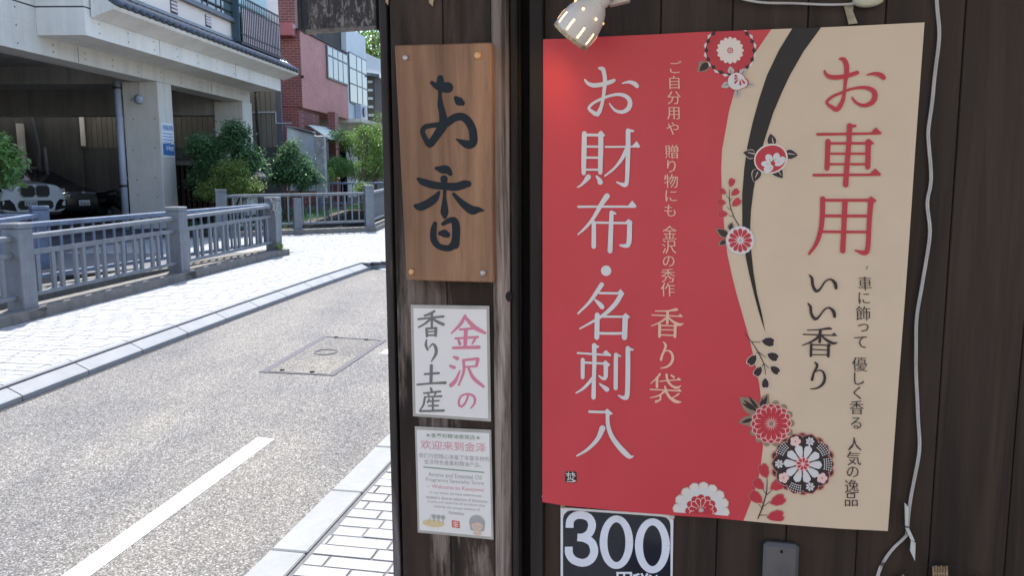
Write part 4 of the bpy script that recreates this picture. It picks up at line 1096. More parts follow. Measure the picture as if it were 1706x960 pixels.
char(ps, [[(62,112,14),(292,122,14)],[(183,55,34),(185,180,30),(182,300,30),(180,425,32)],[(200,62,20),(212,64,14)],[(100,160,30),(100,285,28)],[(100,178,16),(280,184,16)],[(268,190,32),(266,278,30),(248,290,22),(218,270,10)],
  [(172,290,24),(130,340,22),(90,375,16),(52,398,10)],[(225,328,12),(260,355,28),(276,368,34)],[(340,120,30),(338,360,30)],[(355,125,18),(372,130,12)],[(425,75,34),(425,250,34),(420,410,34),(405,430,34),(380,425,20),(358,412,10)],[(440,82,22),(460,86,14)]],
  [[(245,105),(270,86),(308,122),(298,132)],[(240,180),(265,158),(300,190),(285,205)]], 950, 560, 4.364, W_)
char(ps, [[(150,528,18),(280,532,18)],[(280,530,26),(282,620,28),(305,700,32),(350,770,36),(400,825,40),(438,858,30),(464,852,8)],[(243,648,42),(215,715,32),(170,770,26),(120,812,20),(60,848,12)]],
  [[(250,530),(278,506),(320,545),(290,555)]], 950, 560, 4.364, W_)
# cream side, red
char(ps, [[(262,72,16),(285,75,30),(302,110,32),(303,160,30),(296,220,22),(290,280,20),(278,340,26),(243,395,32),(208,378,24),(176,350,18),(210,315,18),(270,288,16),(340,262,16),(420,255,22),(470,275,32),(483,310,34),(465,350,32),(415,370,24),(370,355,18),(345,330,14),(338,315,8)],
  [(162,148,12),(180,178,24),(225,190,30),(300,182,28),(370,160,26)],[(432,175,8),(480,167,22),(520,178,32),(536,193,30)]], [], 1330, 80, 3.84, RD)
char(ps, [[(118,553,18),(510,547,14)],[(185,598,34),(182,680,32),(178,770,32)],[(440,600,34),(436,762,32)],[(185,610,16),(450,610,16)],[(190,676,14),(430,676,14)],[(190,743,14),(430,743,14)],[(94,813,18),(505,810,14)],[(322,498,34),(318,600,30),(305,750,32),(296,875,34)],[(335,500,22),(358,500,16)]],
  [[(455,545),(487,508),(524,545),(515,555)],[(425,605),(445,582),(478,610),(460,622)],[(445,808),(482,770),(520,808),(510,818)]], 1330, 80, 3.84, RD)
char(ps, [[(150,118,32),(148,220,32),(138,310,30),(110,400,26),(62,470,14)],[(150,128,18),(455,128,18)],[(455,130,34),(445,260,30),(435,430,30),(420,462,32),(390,458,24),(358,446,10)],[(292,135,34),(286,270,32),(277,450,34)],[(155,227,18),(440,228,18)],[(150,328,16),(435,330,16)]],
  [[(132,103),(172,120),(150,135)],[(430,125),(455,102),(492,130),(470,148)]], 1330, 300, 3.84, RD)
char(ps, [[(65,603,8),(82,625,18),(85,665,18),(108,706,20),(135,690,12),(165,645,10),(200,630,12),(228,655,22),(234,686,20)]], [], 1330, 300, 3.84, BK)
char(ps, [[(55,783,8),(72,805,18),(75,845,18),(100,883,20),(125,868,12),(158,825,10),(190,810,12),(218,835,22),(224,866,20)]], [], 1330, 300, 3.84, BK)
char(ps, [[(160,125,10),(300,118,14),(400,105,28),(430,110,20)],[(115,172,14),(490,186,12)],[(308,125,34),(303,180,34),(300,258,32)],[(295,190,30),(250,230,26),(180,268,18),(102,298,10)],[(330,195,20),(375,235,28),(430,265,32),(465,275,26),(500,264,8)],[(205,285,30),(200,418,28)],[(400,290,32),(397,422,30)],[(205,290,14),(400,296,14)],[(205,343,12),(395,350,12)],[(205,403,12),(395,405,12)]],
  [[(430,184),(462,152),(496,186),(485,192)],[(385,290),(405,275),(432,296),(415,310)]], 1320, 530, 6.86, BK)
char(ps, [[(245,490,14),(272,515,30),(265,555,26),(235,610,24),(215,690,30)],[(240,612,6),(290,580,14),(335,595,22),(358,650,30),(350,715,32),(310,765,24),(255,790,16),(195,795,10)]], [], 1320, 530, 6.86, BK)
char(ps, [[(120,86,10),(230,84,14),(300,70,24),(314,72,16)],[(90,122,12),(355,130,12)],[(228,90,24),(225,190,24)],[(225,140,18),(170,180,16),(130,200,12),(84,218,8)],[(235,140,14),(280,180,22),(335,203,26),(366,190,6)],[(158,205,26),(156,310,24)],[(296,208,26),(292,310,24)],[(158,212,12),(296,214,12)],[(160,250,10),(295,250,10)],[(160,296,12),(295,298,12)]],
  [[(315,128),(340,106),(362,130),(352,136)],[(280,210),(300,198),(318,214),(305,225)]], 1070, 500, 5.333, PC)
char(ps, [[(190,358,10),(212,385,24),(200,430,20),(180,475,20),(170,515,22)],[(190,450,6),(225,432,12),(260,450,20),(275,500,24),(255,550,22),(215,580,16),(165,590,8)]], [], 1070, 500, 5.333, PC)
char(ps, [[(160,642,20),(130,680,16),(80,722,8)],[(135,675,24),(134,755,22)],[(160,705,10),(340,688,12)],[(218,645,20),(228,700,20),(265,745,20),(310,762,24),(345,742,6)],[(258,650,14),(282,668,20)],[(205,750,16),(212,780,18)],[(75,775,12),(345,790,12)],[(205,790,20),(150,830,14),(75,848,8)],[(165,830,16),(160,870,14),(122,888,12)],[(125,880,20),(170,865,8)],[(215,795,22),(245,845,24),(300,883,30),(345,888,10)],[(325,815,16),(290,840,12),(260,850,6)]],
  [[(305,690),(325,668),(345,690),(335,698)],[(310,788),(330,768),(350,790),(340,796)]], 1070, 500, 5.333, PC)
# small vertical lines of text
def column(chars, mat, k=.012, off=-.008):
    for ch, cx, cy, s_ in chars:
        ps.add('character', gl(ch, cx, cy, s_, off, k, 1.0, .03), mat, 4)
def zc(lst, ox, oy, k): return [(c, ox+x/k, oy+y/k, s_) for c, x, y, s_ in lst]
column(zc([('ご',165,105,24),('自',155,222,24),('分',152,338,24),('用',147,455,24),('や',142,570,24),('贈',135,745,25),('り',133,855,25)], 1090, 90, 4.571)+zc([('物',130,52,25),('に',130,165,24),('も',122,275,24),('金',120,440,25),('沢',115,548,25),('の',112,657,24),('秀',108,765,25),('作',105,870,25)], 1090, 290, 4.571), PC)
column(zc([('車',185,148,25),('に',178,265,24),('飾',170,385,26),('っ',172,500,26),('て',150,615,26),('優',142,790,26),('し',138,905,25)], 1400, 440, 4.8)+zc([('く',133,95,24),('香',130,200,25),('る',125,312,24),('人',113,462,24),('気',108,565,25),('の',100,662,24),('逸',92,765,25),('品',88,862,25)], 1395, 630, 4.36), BK, .010, -.010)
ps.add('ink_speck', [[(1440, 447), (1442.5, 441), (1443, 442), (1441.5, 447.5)]], BK, 4)
# seal
ps.add('seal', [[(944,783),(946,780.5),(961,780.5),(963,783),(963,796),(961,798.5),(946,798.5),(944,796)]], M['p_dark'], 3)
ps.add('character', sum([stroke(s, 930, 770, 24, .8) for s in ([(370,340,30),(540,345,30),(720,340,36)],[(470,270,32),(470,420,34),(455,560,24)],[(640,270,32),(640,420,34)],[(400,420,26),(460,370,30)],[(650,370,30),(740,420,34)],[(540,390,26),(540,520,30),(430,575,26)],[(540,520,30),(640,570,36),(730,610,60)],[(690,450,26),(630,520,36)],[(410,635,24),(600,640,34),(720,620,56)])], []), W_, 4)
# ---------------- flowers
CRM = M['p_pale']; TP = M['p_taupe']; GY = M['p_grey']; BL_ = M['p_blush']
def ring(cx, cy, n, r0, r1, wd, a0=0): return [petal(cx, cy, a0+2*math.pi*k/n, r0, r1, wd) for k in range(n)]
def flower(label, layers, cx, cy):
    root = None
    for nm, polys, mat, lay_ in layers:
        o = ps.add(nm, polys, mat, lay_)
# big chrysanthemum at the top
cx, cy = 1216, 85
ps.add('flower_leaf', [leafp(1181, 106, 1161, 121, 9), leafp(1172, 103, 1165, 118, 7)], TP, 2.2); ps.add('flower_leaf', [leafp(1180, 106, 1165, 120, 6.5)], BK, 2.6)
ps.add('outer_petal', ring(cx, cy, 16, 20, 44.5, 6.2, math.pi/16), W_, 2.3); ps.add('shadow_petal', ring(cx, cy, 16, 18, 42.5, 7.6, 0), BK, 2.6)
ps.add('petal', ring(cx, cy, 16, 8, 40.5, 7.2, math.pi/16), RD, 3); ps.add('flower_disc', [ell(cx, cy, 20)]+[ell(cx+19.5*math.cos(t), cy+19.5*math.sin(t), 3) for t in np.linspace(0, 2*math.pi, 16, endpoint=False)], CRM, 3.6)
ps.add('flower_centre', [ell(cx+4*math.cos(t), cy+4*math.sin(t), 1.3, n=8) for t in np.linspace(0, 2*math.pi, 9, endpoint=False)]+[ell(cx, cy, 1.6, n=8)], RD, 4)
# small white blossom below it
cx, cy = 1228, 136
ps.add('flower_leaf', [leafp(1218,124,1216,111,6), leafp(1232,126,1243,115,6.5), leafp(1240,140,1257,142,6), leafp(1228,150,1228,165,6.5), leafp(1215,140,1201,146,6)], GY, 3.8)
ps.add('leaf_vein', stroke([(1217,118,.8),(1217,124,1.2)])+stroke([(1239,119,.8),(1234,128,1.4)])+stroke([(1242,142,1.2),(1252,141,.6)])+stroke([(1228,153,1.2),(1227.5,160,.6)])+stroke([(1212,141,1.2),(1205,144,.6)]), BK, 4.2)
ps.add('blossom_rim', [ell(1227, 136.5, 15.6, 15.4), ell(1236, 139, 11, 9)], RD, 4.2); ps.add('blossom', [ell(1226.6, 136.5, 14.6, 14.4), ell(1235, 139.5, 9.6, 8)], W_, 4.6)
ps.add('blossom_mark', [petal(1232, 130, a, 3, 14 if i > 1 else 10, 2, 7) for i, a in enumerate((3.5, 2.9, 2.3, 1.5, .9))], RD, 5)
# camellia on the band
def Z7(x, y): return (1225+x/10.66, 215+y/10.66)
lv = [((650,300),(612,82),90),((860,440),(1100,468),95),((640,640),(830,875),115),((400,700),(315,945),90),((350,470),(128,416),85)]
ps.add('flower_leaf', [leafp(*Z7(*a), *Z7(*b_), w_/10.66*1.12) for a, b_, w_ in lv], CRM, 3.0); ps.add('flower_leaf', [leafp(*Z7(*a), *Z7(a[0]+(b_[0]-a[0])*.985, a[1]+(b_[1]-a[1])*.985), w_/10.66) for a, b_, w_ in lv], BK, 3.4)
ps.add('leaf_vein', sum([stroke([(*Z7(*p), .7), (*Z7(*q), 1.4)]) for p, q in (((640,160),(660,250)),((1040,452),(930,440)),((800,820),(680,660)),((345,860),(385,770)),((215,420),(330,445)))], []), CRM, 3.8)
ps.add('blossom_rim', [ell(*Z7(618, 530), 28.5, 24.6, -.35)], CRM, 3.9); ps.add('blossom', [ell(*Z7(615, 532), 26, 22, -.35)], RD, 4.3)
ps.add('blossom_petal', [ell(*Z7(x, y), rx/10.66, ry/10.66, a) for x, y, rx, ry, a in ((585,520,75,62,.9),(715,500,75,58,-1.3),(800,560,85,62,-.6),(530,620,85,52,.0),(575,700,90,66,-.5),(745,600,90,60,-.1))], W_, 4.7)
ps.add('blossom_mark', [ell(*Z7(x, y), 3, 1.1, a, 8) for x, y, a in ((605,555,.9),(700,540,-1.3),(750,590,-.6),(560,622,0),(605,695,-.7))], GY, 5.1); ps.add('flower_centre', [ell(*Z7(658, 615), 3.6, n=12)], RD, 5.2)
# sprigs of heart shaped leaves
def sprig(label, stems, hearts, smat, hmat, rim=None, lay_=3.0):
    ps.add('sprig_stem', sum([stroke(s) for s in stems], []), smat, lay_)
    if rim: ps.add('sprig_leaf_rim', [heart(x, y, a, s_*1.14) for x, y, a, s_ in hearts], rim, lay_+.4)
    ps.add('sprig_leaf', [heart(x, y, a, s_) for x, y, a, s_ in hearts], hmat, lay_+.8)
q = lambda x, y: (1170+x/3.43, 280+y/3.43)
sprig('', [[(*q(152,120), .8),(*q(155,200), 1.2),(*q(175,270), 1.4),(*q(205,325), 1.6)],[(*q(135,155), .7),(*q(150,175), 1)],[(*q(172,165), .7),(*q(152,190), 1)],[(*q(138,220), .7),(*q(160,238), 1)],[(*q(150,268), .7),(*q(172,275), 1)]],
  [(*q(165,82), 1.9, 7.4),(*q(112,133), .5, 7),(*q(185,138), 2.5, 7.4),(*q(105,195), .1, 8),(*q(192,195), 2.4, 8.6),(*q(112,260), 0, 8.8)], BK, RD, M['p_pinkrim'])
q = lambda x, y: (1180+x/2.825, 540+y/2.825)
sprig('', [[(*q(165,32), .8),(*q(200,75), 1.2),(*q(232,125), 1.6),(*q(258,180), 1.3),(*q(267,230), 1)],[(*q(200,75), 1.1),(*q(240,78), .8)],[(*q(222,130), .8),(*q(236,125), 1)],[(*q(236,125), 1.2),(*q(268,150), .8)],[(*q(256,175), 1.1),(*q(280,198), .8)],[(*q(258,180), 1),(*q(240,205), .8)]],
  [(*q(278,76), 3.3, 11.5),(*q(204,160), -.9, 10.5),(*q(300,145), 3.6, 10.5),(*q(232,214), -1, 9.5),(*q(310,208), 3.8, 9.5),(*q(265,270), -1.6, 9)], BK, BK, CRM)
sprig('', [[(*q(274,690), .8),(*q(272,780), 1.6),(*q(250,860), 1.8),(*q(225,925), 2)],[(*q(250,765), .7),(*q(272,795), 1.2)],[(*q(300,770), .7),(*q(274,795), 1.2)],[(*q(235,840), .8),(*q(256,862), 1.2)],[(*q(290,825), .8),(*q(258,850), 1.2)],[(*q(275,890), .8),(*q(240,892), 1.2)]],
  [(*q(260,682), 1.2, 12.5),(*q(235,745), .8, 11.5),(*q(322,748), 2.6, 13),(*q(222,808), .7, 13),(*q(325,820), 2.7, 13),(*q(315,895), 3.0, 14)], BK, RD, M['p_pinkrim'], lay_=2.6)
# white and red chrysanthemum on the band
cx, cy = 1232, 399
ps.add('flower_leaf', [leafp(1213,393,1192,380,8), leafp(1215,382,1219,369,6), leafp(1209,400,1195,407,6)], TP, 3.2); ps.add('flower_leaf', [leafp(1212,392,1194,381,6), leafp(1215,382,1218.5,371,4), leafp(1208,400,1198,406,4)], BK, 3.6)
ps.add('outer_petal', [ell(cx+18.6*math.cos(t), cy+18.6*math.sin(t), 5, n=12) for t in np.linspace(0, 2*math.pi, 20, endpoint=False)]+[ell(cx, cy, 19)], W_, 3.8); ps.add('petal', ring(cx, cy, 12, 4, 20, 3.7), RD, 4.3); ps.add('flower_centre', [ell(cx, cy, 2.8)], GY, 4.6)
# red chrysanthemum low on the boundary
cx, cy = 1283.7, 702.8
ps.add('flower_leaf', [leafp(1262,684,1231,658,14), leafp(1268,675,1279,653,9), leafp(1255,696,1229,700,9)], TP, 2.8); ps.add('flower_leaf', [leafp(1261,683,1237,662,3.5), leafp(1256,680,1235,668,3), leafp(1262,678,1246,657,3), leafp(1270,674,1277,656,3.5), leafp(1266,674,1270,660,2.5), leafp(1252,695,1234,701,3.5)], BK, 3.1)
ps.add('outer_petal', [ell(cx+33*math.cos(t), cy+33*math.sin(t), 6, n=12) for t in np.linspace(0, 2*math.pi, 14, endpoint=False)]+[ell(cx, cy, 32)], TP, 3.0)
for rr0, rr1, wd, a0, l0 in ((12, 34.5, 6.4, 0, 3.4), (2, 30, 5.4, math.pi/16, 4.1)):
    ps.add('petal_rim', ring(cx, cy, 16, rr0, rr1, wd, a0), M['p_blush'], l0); ps.add('petal', [petal(cx, cy, a0+2*math.pi*k/16, rr0+2, rr1-1.3, wd-1.3) for k in range(16)], RD, l0+.3)
ps.add('flower_centre', [ell(cx, cy, 4)], TP, 4.9)
# patterned blossom
cx, cy = 1335.8, 769.5
ps.add('blossom_rim', [ell(cx+45*math.cos(t), cy+43*math.sin(t), 9, n=14) for t in np.linspace(.3, 2*math.pi+.3, 10, endpoint=False)]+[ell(cx, cy, 47, 45)], M['p_pinkrim'], 3.0)
ps.add('blossom', [ell(cx+45.5*math.cos(t), cy+43.5*math.sin(t), 6.4, n=12) for t in np.linspace(.3, 2*math.pi+.3, 10, endpoint=False)], BK, 3.3)
ps.add('petal_rim', [petal(cx, cy, a, 5, 52, 15.5) for a in np.linspace(0, 2*math.pi, 10, endpoint=False)+.0], M['p_pinkrim'], 3.6)
ps.add('petal', [petal(cx, cy, a, 6, 50.5, 13.8) for a in np.linspace(0, 2*math.pi, 10, endpoint=False)], BK, 4.0)
rr_ = random.Random(4); pl1 = []; pl2 = []; pl3 = []
for i in range(10):
    a = 2*math.pi*i/10
    if i % 3 == 0:
        for k in range(24):
            r_ = 36+(k % 4)*3.6; t = a+((k//4)-2.5)*.085; pl1.append(ell(cx+r_*math.cos(t), cy+r_*math.sin(t), 1.15, n=6))
    elif i % 3 == 1:
        fx, fy = cx+39*math.cos(a), cy+39*math.sin(a); pl2 += [ell(fx+5*math.cos(t), fy+5*math.sin(t), 4.2, n=10) for t in np.linspace(0, 6.28, 6)[:-1]]+[ell(fx, fy, 4, n=8)]; pl3.append(ell(fx, fy, 1.3, n=8))
    else:
        fx, fy = cx+39*math.cos(a), cy+39*math.sin(a); pl1 += [petal(fx, fy, t, .5, 7.5, 1.9, 6) for t in np.linspace(0, 6.28, 8)[:-1]]; pl3.append(ell(fx, fy, 1.2, n=8))
ps.add('blossom_pattern', pl1, W_, 4.4, kind='stuff'); ps.add('blossom_pattern', pl2, M['p_blush'], 4.4, kind='stuff'); ps.add('blossom_mark', pl3, RD, 4.8)
ps.add('inner_petal', [petal(cx, cy, a, 7, 32, 6.6) for a in np.linspace(.05, 2*math.pi+.05, 10, endpoint=False)], W_, 4.6)
ps.add('flower_centre', [ell(cx, cy, 11)], BL_, 4.9); ps.add('flower_centre', [petal(cx, cy, a, 2, 10.5, 2.6, 7) for a in np.linspace(.2, 2*math.pi+.2, 8, endpoint=False)], RD, 5.2)
# white chrysanthemum cut off by the lower edge
cx, cy = 1168, 848
ps.add('outer_petal', ring(cx, cy, 16, 24, 48, 8.4, .1), GY, 2.8); ps.add('outer_petal', ring(cx, cy, 16, 22, 47, 7.2, .1), CRM, 3.1); ps.add('outer_petal', ring(cx, cy, 16, 18, 40, 6.4, .3), W_, 3.4)
ps.add('flower_disc', [ell(cx+21*math.cos(t), cy+21*math.sin(t), 5.5, n=12) for t in np.linspace(0, 6.283, 13)[:-1]]+[ell(cx, cy, 22)], RD, 3.8)
ps.add('petal_rim', ring(cx, cy, 12, 2, 22, 4.6, .2), M['p_blush'], 4.1); ps.add('petal', [petal(cx, cy, .2+2*math.pi*k/12, 4, 20.6, 3.5) for k in range(12)], RD, 4.4); ps.add('flower_centre', [ell(cx, cy, 4)], GY, 4.8)

# ================================================================== WOODEN SIGN BOARD
sb = thing('sign_board', 'golden brown wooden sign board with brushed black Japanese characters on the corner post', 'sign', M=Matrix.Translation(P(WP(748, 470, .05)[0], WB, WP(748, 470, .05)[1])) @ Matrix.Rotation(-WA, 4, 'Z'))
SW = WB+.026
cn = [WP(657, 75, SW), WP(818, 70, SW), WP(822, 471, SW), WP(677, 467, SW)]
b = BM(); lo_ = [P(u, WB+.003, v) for u, v in (cn[3], cn[2], cn[1], cn[0])]; hi_ = [P(u, SW, v) for u, v in (cn[3], cn[2], cn[1], cn[0])]
hexa(b, lo_+hi_, .0022); bmesh.ops.recalc_face_normals(b, faces=b.faces[:]); part('board', b, M['signwood'], sb)
ink = paper('ink_black', (.012, .018, .025), .6, .2)
sg = Sheet(sb, SW+.0004)
sg.add('character', sum([stroke(s, 680, 110, 6, 3) for s in ([(322,118,62),(322,170,78),(320,225,46),(318,290,36),(322,380,60),(340,460,68),(352,540,84),(345,600,90),(300,670,82),(255,735,75),(215,780,78),(183,745,56),(150,680,50),(145,640,52),(175,605,52),(260,590,52),(360,583,66),(400,560,76),(465,515,78),(540,505,78),(600,550,80),(640,625,80),(652,700,82),(650,760,84),(615,785,86),(570,775,76),(520,750,42),(475,728,8)],
   [(238,165,40),(280,195,64),(340,213,90),(395,212,112)],[(478,318,44),(508,350,88),(540,368,56)])], []), ink, 0)
sg.add('character', sum([stroke(s, 680, 260, 5.65, 3) for s in ([(265,115,34),(320,125,76),(365,128,78),(398,165,44)],[(95,215,34),(140,243,66),(240,273,72),(340,283,70),(450,288,78),(530,265,78),(566,262,62)],[(338,215,72),(345,285,42),(342,380,34),(342,460,58),(342,530,76),(345,570,44)],
   [(290,340,30),(250,400,70),(180,450,78),(110,478,76),(72,470,44)],[(428,358,32),(480,415,50),(540,470,70),(605,510,84),(660,505,56),(718,514,8)],[(252,635,40),(238,700,58),(242,790,62),(290,850,56),(380,868,60),(430,835,74)],[(328,640,36),(380,610,50),(430,602,62),(450,660,76),(450,760,76),(440,835,84)],[(305,728,46),(340,728,76),(370,742,54)])], []), ink, 0)
brass = flat('brass_cap', (.62, .36, .16), .4, .5); steel = plain('steel_bolt', (.45, .43, .42), .4, .3, 60, .6)
for (px, py, m_, r_) in ((676, 96, steel, .0052), (796, 92, brass, .0062), (686, 453, brass, .0050), (805, 455, steel, .0055)):
    u, v = WP(px, py, SW); b = BM(); lathe(b, [(r_*1.05, 0), (r_, .003), (r_*.6, .0046), (0, .005)], Matrix.Translation(P(u, SW, v)) @ Matrix.Rotation(-WA, 4, 'Z') @ Matrix.Rotation(R(90), 4, 'X'), 16)
    sc_ = part('screw_cap', b, m_, sb, True)
# ---- laminated notices
lam = plain('lamination_edge', (.36, .35, .32), .4, .15, 20); card = paper('notice_card', (.70, .69, .67), .3, .5)
def notice(name, label, c4, inset):
    u, v = WP((c4[0][0]+c4[1][0])/2, c4[2][1], .04)
    t = thing(name, label, 'notice', M=Matrix.Translation(P(u, WB, v)) @ Matrix.Rotation(-WA, 4, 'Z'))
    q = [WP(x, y, WB+.004) for x, y in (c4[3], c4[2], c4[1], c4[0])]
    b = BM(); hexa(b, [P(u, WB+.002, v) for u, v in q]+[P(u, WB+.004, v) for u, v in q]); bmesh.ops.recalc_face_normals(b, faces=b.faces[:]); part('laminate', b, lam, t)
    def fr(s, t_):
        x0 = c4[0][0]+(c4[1][0]-c4[0][0])*s; y0 = c4[0][1]+(c4[1][1]-c4[0][1])*s; x1 = c4[3][0]+(c4[2][0]-c4[3][0])*s; y1 = c4[3][1]+(c4[2][1]-c4[3][1])*s
        return x0+(x1-x0)*t_, y0+(y1-y0)*t_
    sh = Sheet(t, WB+.0044); shf = Sheet(t, WB+.0044, frame=fr)
    a, b2 = inset
    shf.add('card', [[(a, b2), (1-a, b2), (1-a, 1-b2*.8), (a, 1-b2*.8)]], card, 0)
    return t, sh, shf
t3, s3, s3f = notice('paper_notice', 'laminated notice with large pink and grey brushed characters, directly under the wooden sign board', [(684,508),(815,510),(818,703),(688,694)], (.035, .03))
pk = paper('notice_pink', (.60, .20, .28)); gr = paper('notice_grey', (.16, .17, .16))
Z = (640, 480, 4)
char(s3, [[(270,185,14),(300,175,18),(335,155,16)],[(228,208,14),(300,200,14),(395,190,16)],[(318,175,18),(318,260,16)],[(305,210,16),(270,240,14),(230,262,12)],[(330,210,16),(365,230,20),(395,243,20)],[(283,272,18),(285,322,16)],[(345,268,20),(343,318,18)],[(285,270,14),(345,268,14)],[(290,292,10),(340,290,10)],[(288,316,12),(340,314,12)]], [], *Z, gr, 1)
char(s3, [[(283,345,10),(278,380,18),(290,412,14)],[(300,400,6),(325,372,14),(345,400,22),(345,440,20),(315,490,8)]], [], *Z, gr, 1)
char(s3, [[(270,575,14),(365,568,16)],[(315,518,22),(312,628,20)],[(222,645,14),(320,636,14),(408,632,20)]], [], *Z, gr, 1)
char(s3, [[(312,670,16),(318,688,16)],[(265,702,12),(375,690,14)],[(290,705,10),(300,720,10)],[(345,700,12),(335,718,10)],[(270,728,10),(382,722,14)],[(272,728,14),(262,780,14),(235,820,8)],[(300,742,12),(290,765,10)],[(290,757,10),(365,752,12)],[(295,787,10),(360,784,12)],[(325,738,14),(325,815,14)],[(240,822,14),(398,818,16)]], [], *Z, gr, 1)
char(s3, [[(540,185,18),(510,240,22),(448,303,10)],[(545,200,20),(600,260,30),(672,300,20)],[(505,277,14),(590,270,16)],[(475,337,14),(625,327,16)],[(545,278,26),(540,388,24)],[(495,347,14),(505,373,20)],[(605,342,18),(587,373,12)],[(460,400,18),(632,395,24)]], [], *Z, pk, 1)
char(s3, [[(465,460,16),(488,470,26)],[(440,520,16),(466,530,24)],[(447,648,30),(475,620,24),(505,552,10)],[(525,482,16),(620,472,20)],[(625,475,24),(615,520,20)],[(530,527,12),(615,522,14)],[(530,483,20),(530,560,18),(497,648,12)],[(560,527,14),(595,600,24),(662,658,18)]], [], *Z, pk, 1)
char(s3, [[(560,715,14),(545,760,14),(515,793,16),(497,770,16),(510,725,14),(555,707,14),(600,725,18),(603,768,16),(577,803,8)]], [], *Z, pk, 1)
t4, s4, s4f = notice('paper_notice', 'laminated tourist notice with Chinese and English text and small drawings, lowest on the corner post', [(691,711),(818,717),(822,900),(696,888)], (.025, .03))
gn = paper('notice_green', (.22, .33, .25)); tx = paper('notice_text_grey', (.36, .37, .36)); pk2 = paper('notice_faded_pink', (.64, .33, .38))
def LT(txt, x0, x1, yc, h, mat, off=0.0): s4f.add('text_line', line_text(txt, x0, x1, yc, h, off), mat, 1)
LT('★香薰和精油香氛店★', .14, .86, .075, .042, gn, .004)
LT('欢迎来到金泽', .07, .93, .165, .085, pk2, .006)
LT('我们为您精心准备了丰富多样的', .04, .97, .268, .046, tx)
LT('金泽特色香薰和精油产品。', .11, .86, .325, .046, tx)
s4f.add('divider', [[(.10, .372), (.90, .385), (.90, .397), (.10, .384)]], gn, 1)
LT('Aroma and Essential Oil', .16, .86, .44, .042, tx)
LT('Fragrance Specialty Store', .13, .89, .495, .044, tx)
LT('~ Welcome to Kanazawa', .14, .89, .552, .034, pk2, .005)
for i, (tt, xa, xb) in enumerate((('In our store, we have meticulously', .18, .86), ('curated a diverse selection of distinctive', .12, .93), ('aroma and essential oil products that', .14, .90), ('embody the unique essence of', .22, .83), ('Kanazawa', .42, .62))):
    LT(tt, xa, xb, .612+i*.043, .030, tx)
s4f.add('drawing', [ell(.21, .90, .145, .035)], paper('dish_yellow', (.62, .50, .28)), 1); s4f.add('drawing', [ell(x, .835, .028, .022, n=8) for x in (.22, .28, .34)]+[[(x-.006, .84), (x+.006, .84), (x+.006, .885), (x-.006, .885)] for x in (.22, .28, .34)]+[[(.14, .90), (.19, .81), (.195, .81), (.15, .90)]], tx, 1.6)
s4f.add('stamp', [[(.455, .855), (.56, .86), (.56, .925), (.455, .92)]], paper('stamp_red', (.58, .12, .10)), 1); s4f.add('stamp_mark', sum([stroke([(.475, .872+.016*k, .006), (.54, .874+.016*k, .006)], step=.05) for k in range(3)], [])+stroke([(.508, .862, .006), (.508, .918, .006)], step=.05), card, 1.6)
s4f.add('drawing', [ell(.79, .855, .105, .068), [(.685, .86), (.70, .93), (.74, .935), (.84, .935), (.88, .93), (.895, .86)]], tx, 1); s4f.add('drawing', [ell(.79, .885, .075, .048), [(.73, .86), (.85, .86), (.85, .89), (.73, .89)], ell(.79, .955, .06, .018)], paper('face_peach', (.62, .48, .36)), 1.6)
s4f.add('drawing', [[(.69, .85), (.80, .815), (.88, .85), (.87, .868), (.80, .852), (.72, .872)]], tx, 2.0); s4f.add('drawing', stroke([(.745, .888, .006), (.765, .892, .006), (.78, .888, .006)], step=.01)+stroke([(.805, .888, .006), (.82, .892, .006), (.84, .888, .006)], step=.01)+stroke([(.78, .912, .005), (.80, .914, .005)], step=.01), tx, 2.4)
# ---- price plate
pr = thing('price_sign', 'black and white price plate reading 300 pinned under the red poster', 'sign', M=Matrix.Translation(P(WP(1028, 960, .004)[0], 0, WP(1028, 990, .004)[1])) @ Matrix.Rotation(-WA, 4, 'Z'))
pc4 = [(934,846),(1122,859),(1120,1000),(934,985)]
q = [WP(x, y, .004) for x, y in (pc4[3], pc4[2], pc4[1], pc4[0])]
b = BM(); hexa(b, [P(u, .001, v) for u, v in q]+[P(u, .004, v) for u, v in q]); bmesh.ops.recalc_face_normals(b, faces=b.faces[:]); part('plate', b, paper('plate_white', (.66, .69, .74), .25, .5), pr)
s5 = Sheet(pr, .0044)
def rr(x0, y0, x1, y1, r_, sl):
    o_ = []
    for cx_, cy_, a0 in ((x1-r_, y0+r_, -90), (x1-r_, y1-r_, 0), (x0+r_, y1-r_, 90), (x0+r_, y0+r_, 180)):
        o_ += [(cx_+r_*math.cos(R(a0+t)), cy_+r_*math.sin(R(a0+t))+(cx_-x0)*sl) for t in (0, 30, 60, 90)]
    return o_
pb = flat('plate_gloss_black', (.012, .014, .022), .07, .6)
s5.add('panel', [rr(938, 850, 1117, 985, 14, .07)], pb, 0)
wn_ = paper('numeral_white', (.66, .70, .78), .25, .5)
def ringstroke(cx, cy, rx, ry, w_): return stroke([(cx+rx*math.cos(t), cy+ry*math.sin(t), w_*(1-.12*abs(math.sin(t)))) for t in np.linspace(0, 2*math.pi, 25)], step=4, caps=False)
s5.add('numeral', ringstroke(1027, 904, 21.5, 39, 13), wn_, 1); s5.add('numeral', ringstroke(1087, 910, 22.5, 40, 13.4), wn_, 1)
s5.add('numeral', stroke([(949, 880, 13), (950, 868, 13), (957, 860.5, 13), (968, 858.5, 13), (981, 863, 13), (986.5, 875, 13), (982, 889, 13), (972, 895.5, 13), (962, 896, 12.5)], step=4, caps=False)+stroke([(962, 896, 12.5), (974, 897.5, 13), (986, 905, 13.5), (990, 920, 13.5), (984, 933, 13.5), (971, 938.5, 13), (956, 934, 13), (948.5, 924, 13), (947.5, 911.5, 13)], step=4, caps=False), wn_, 1)
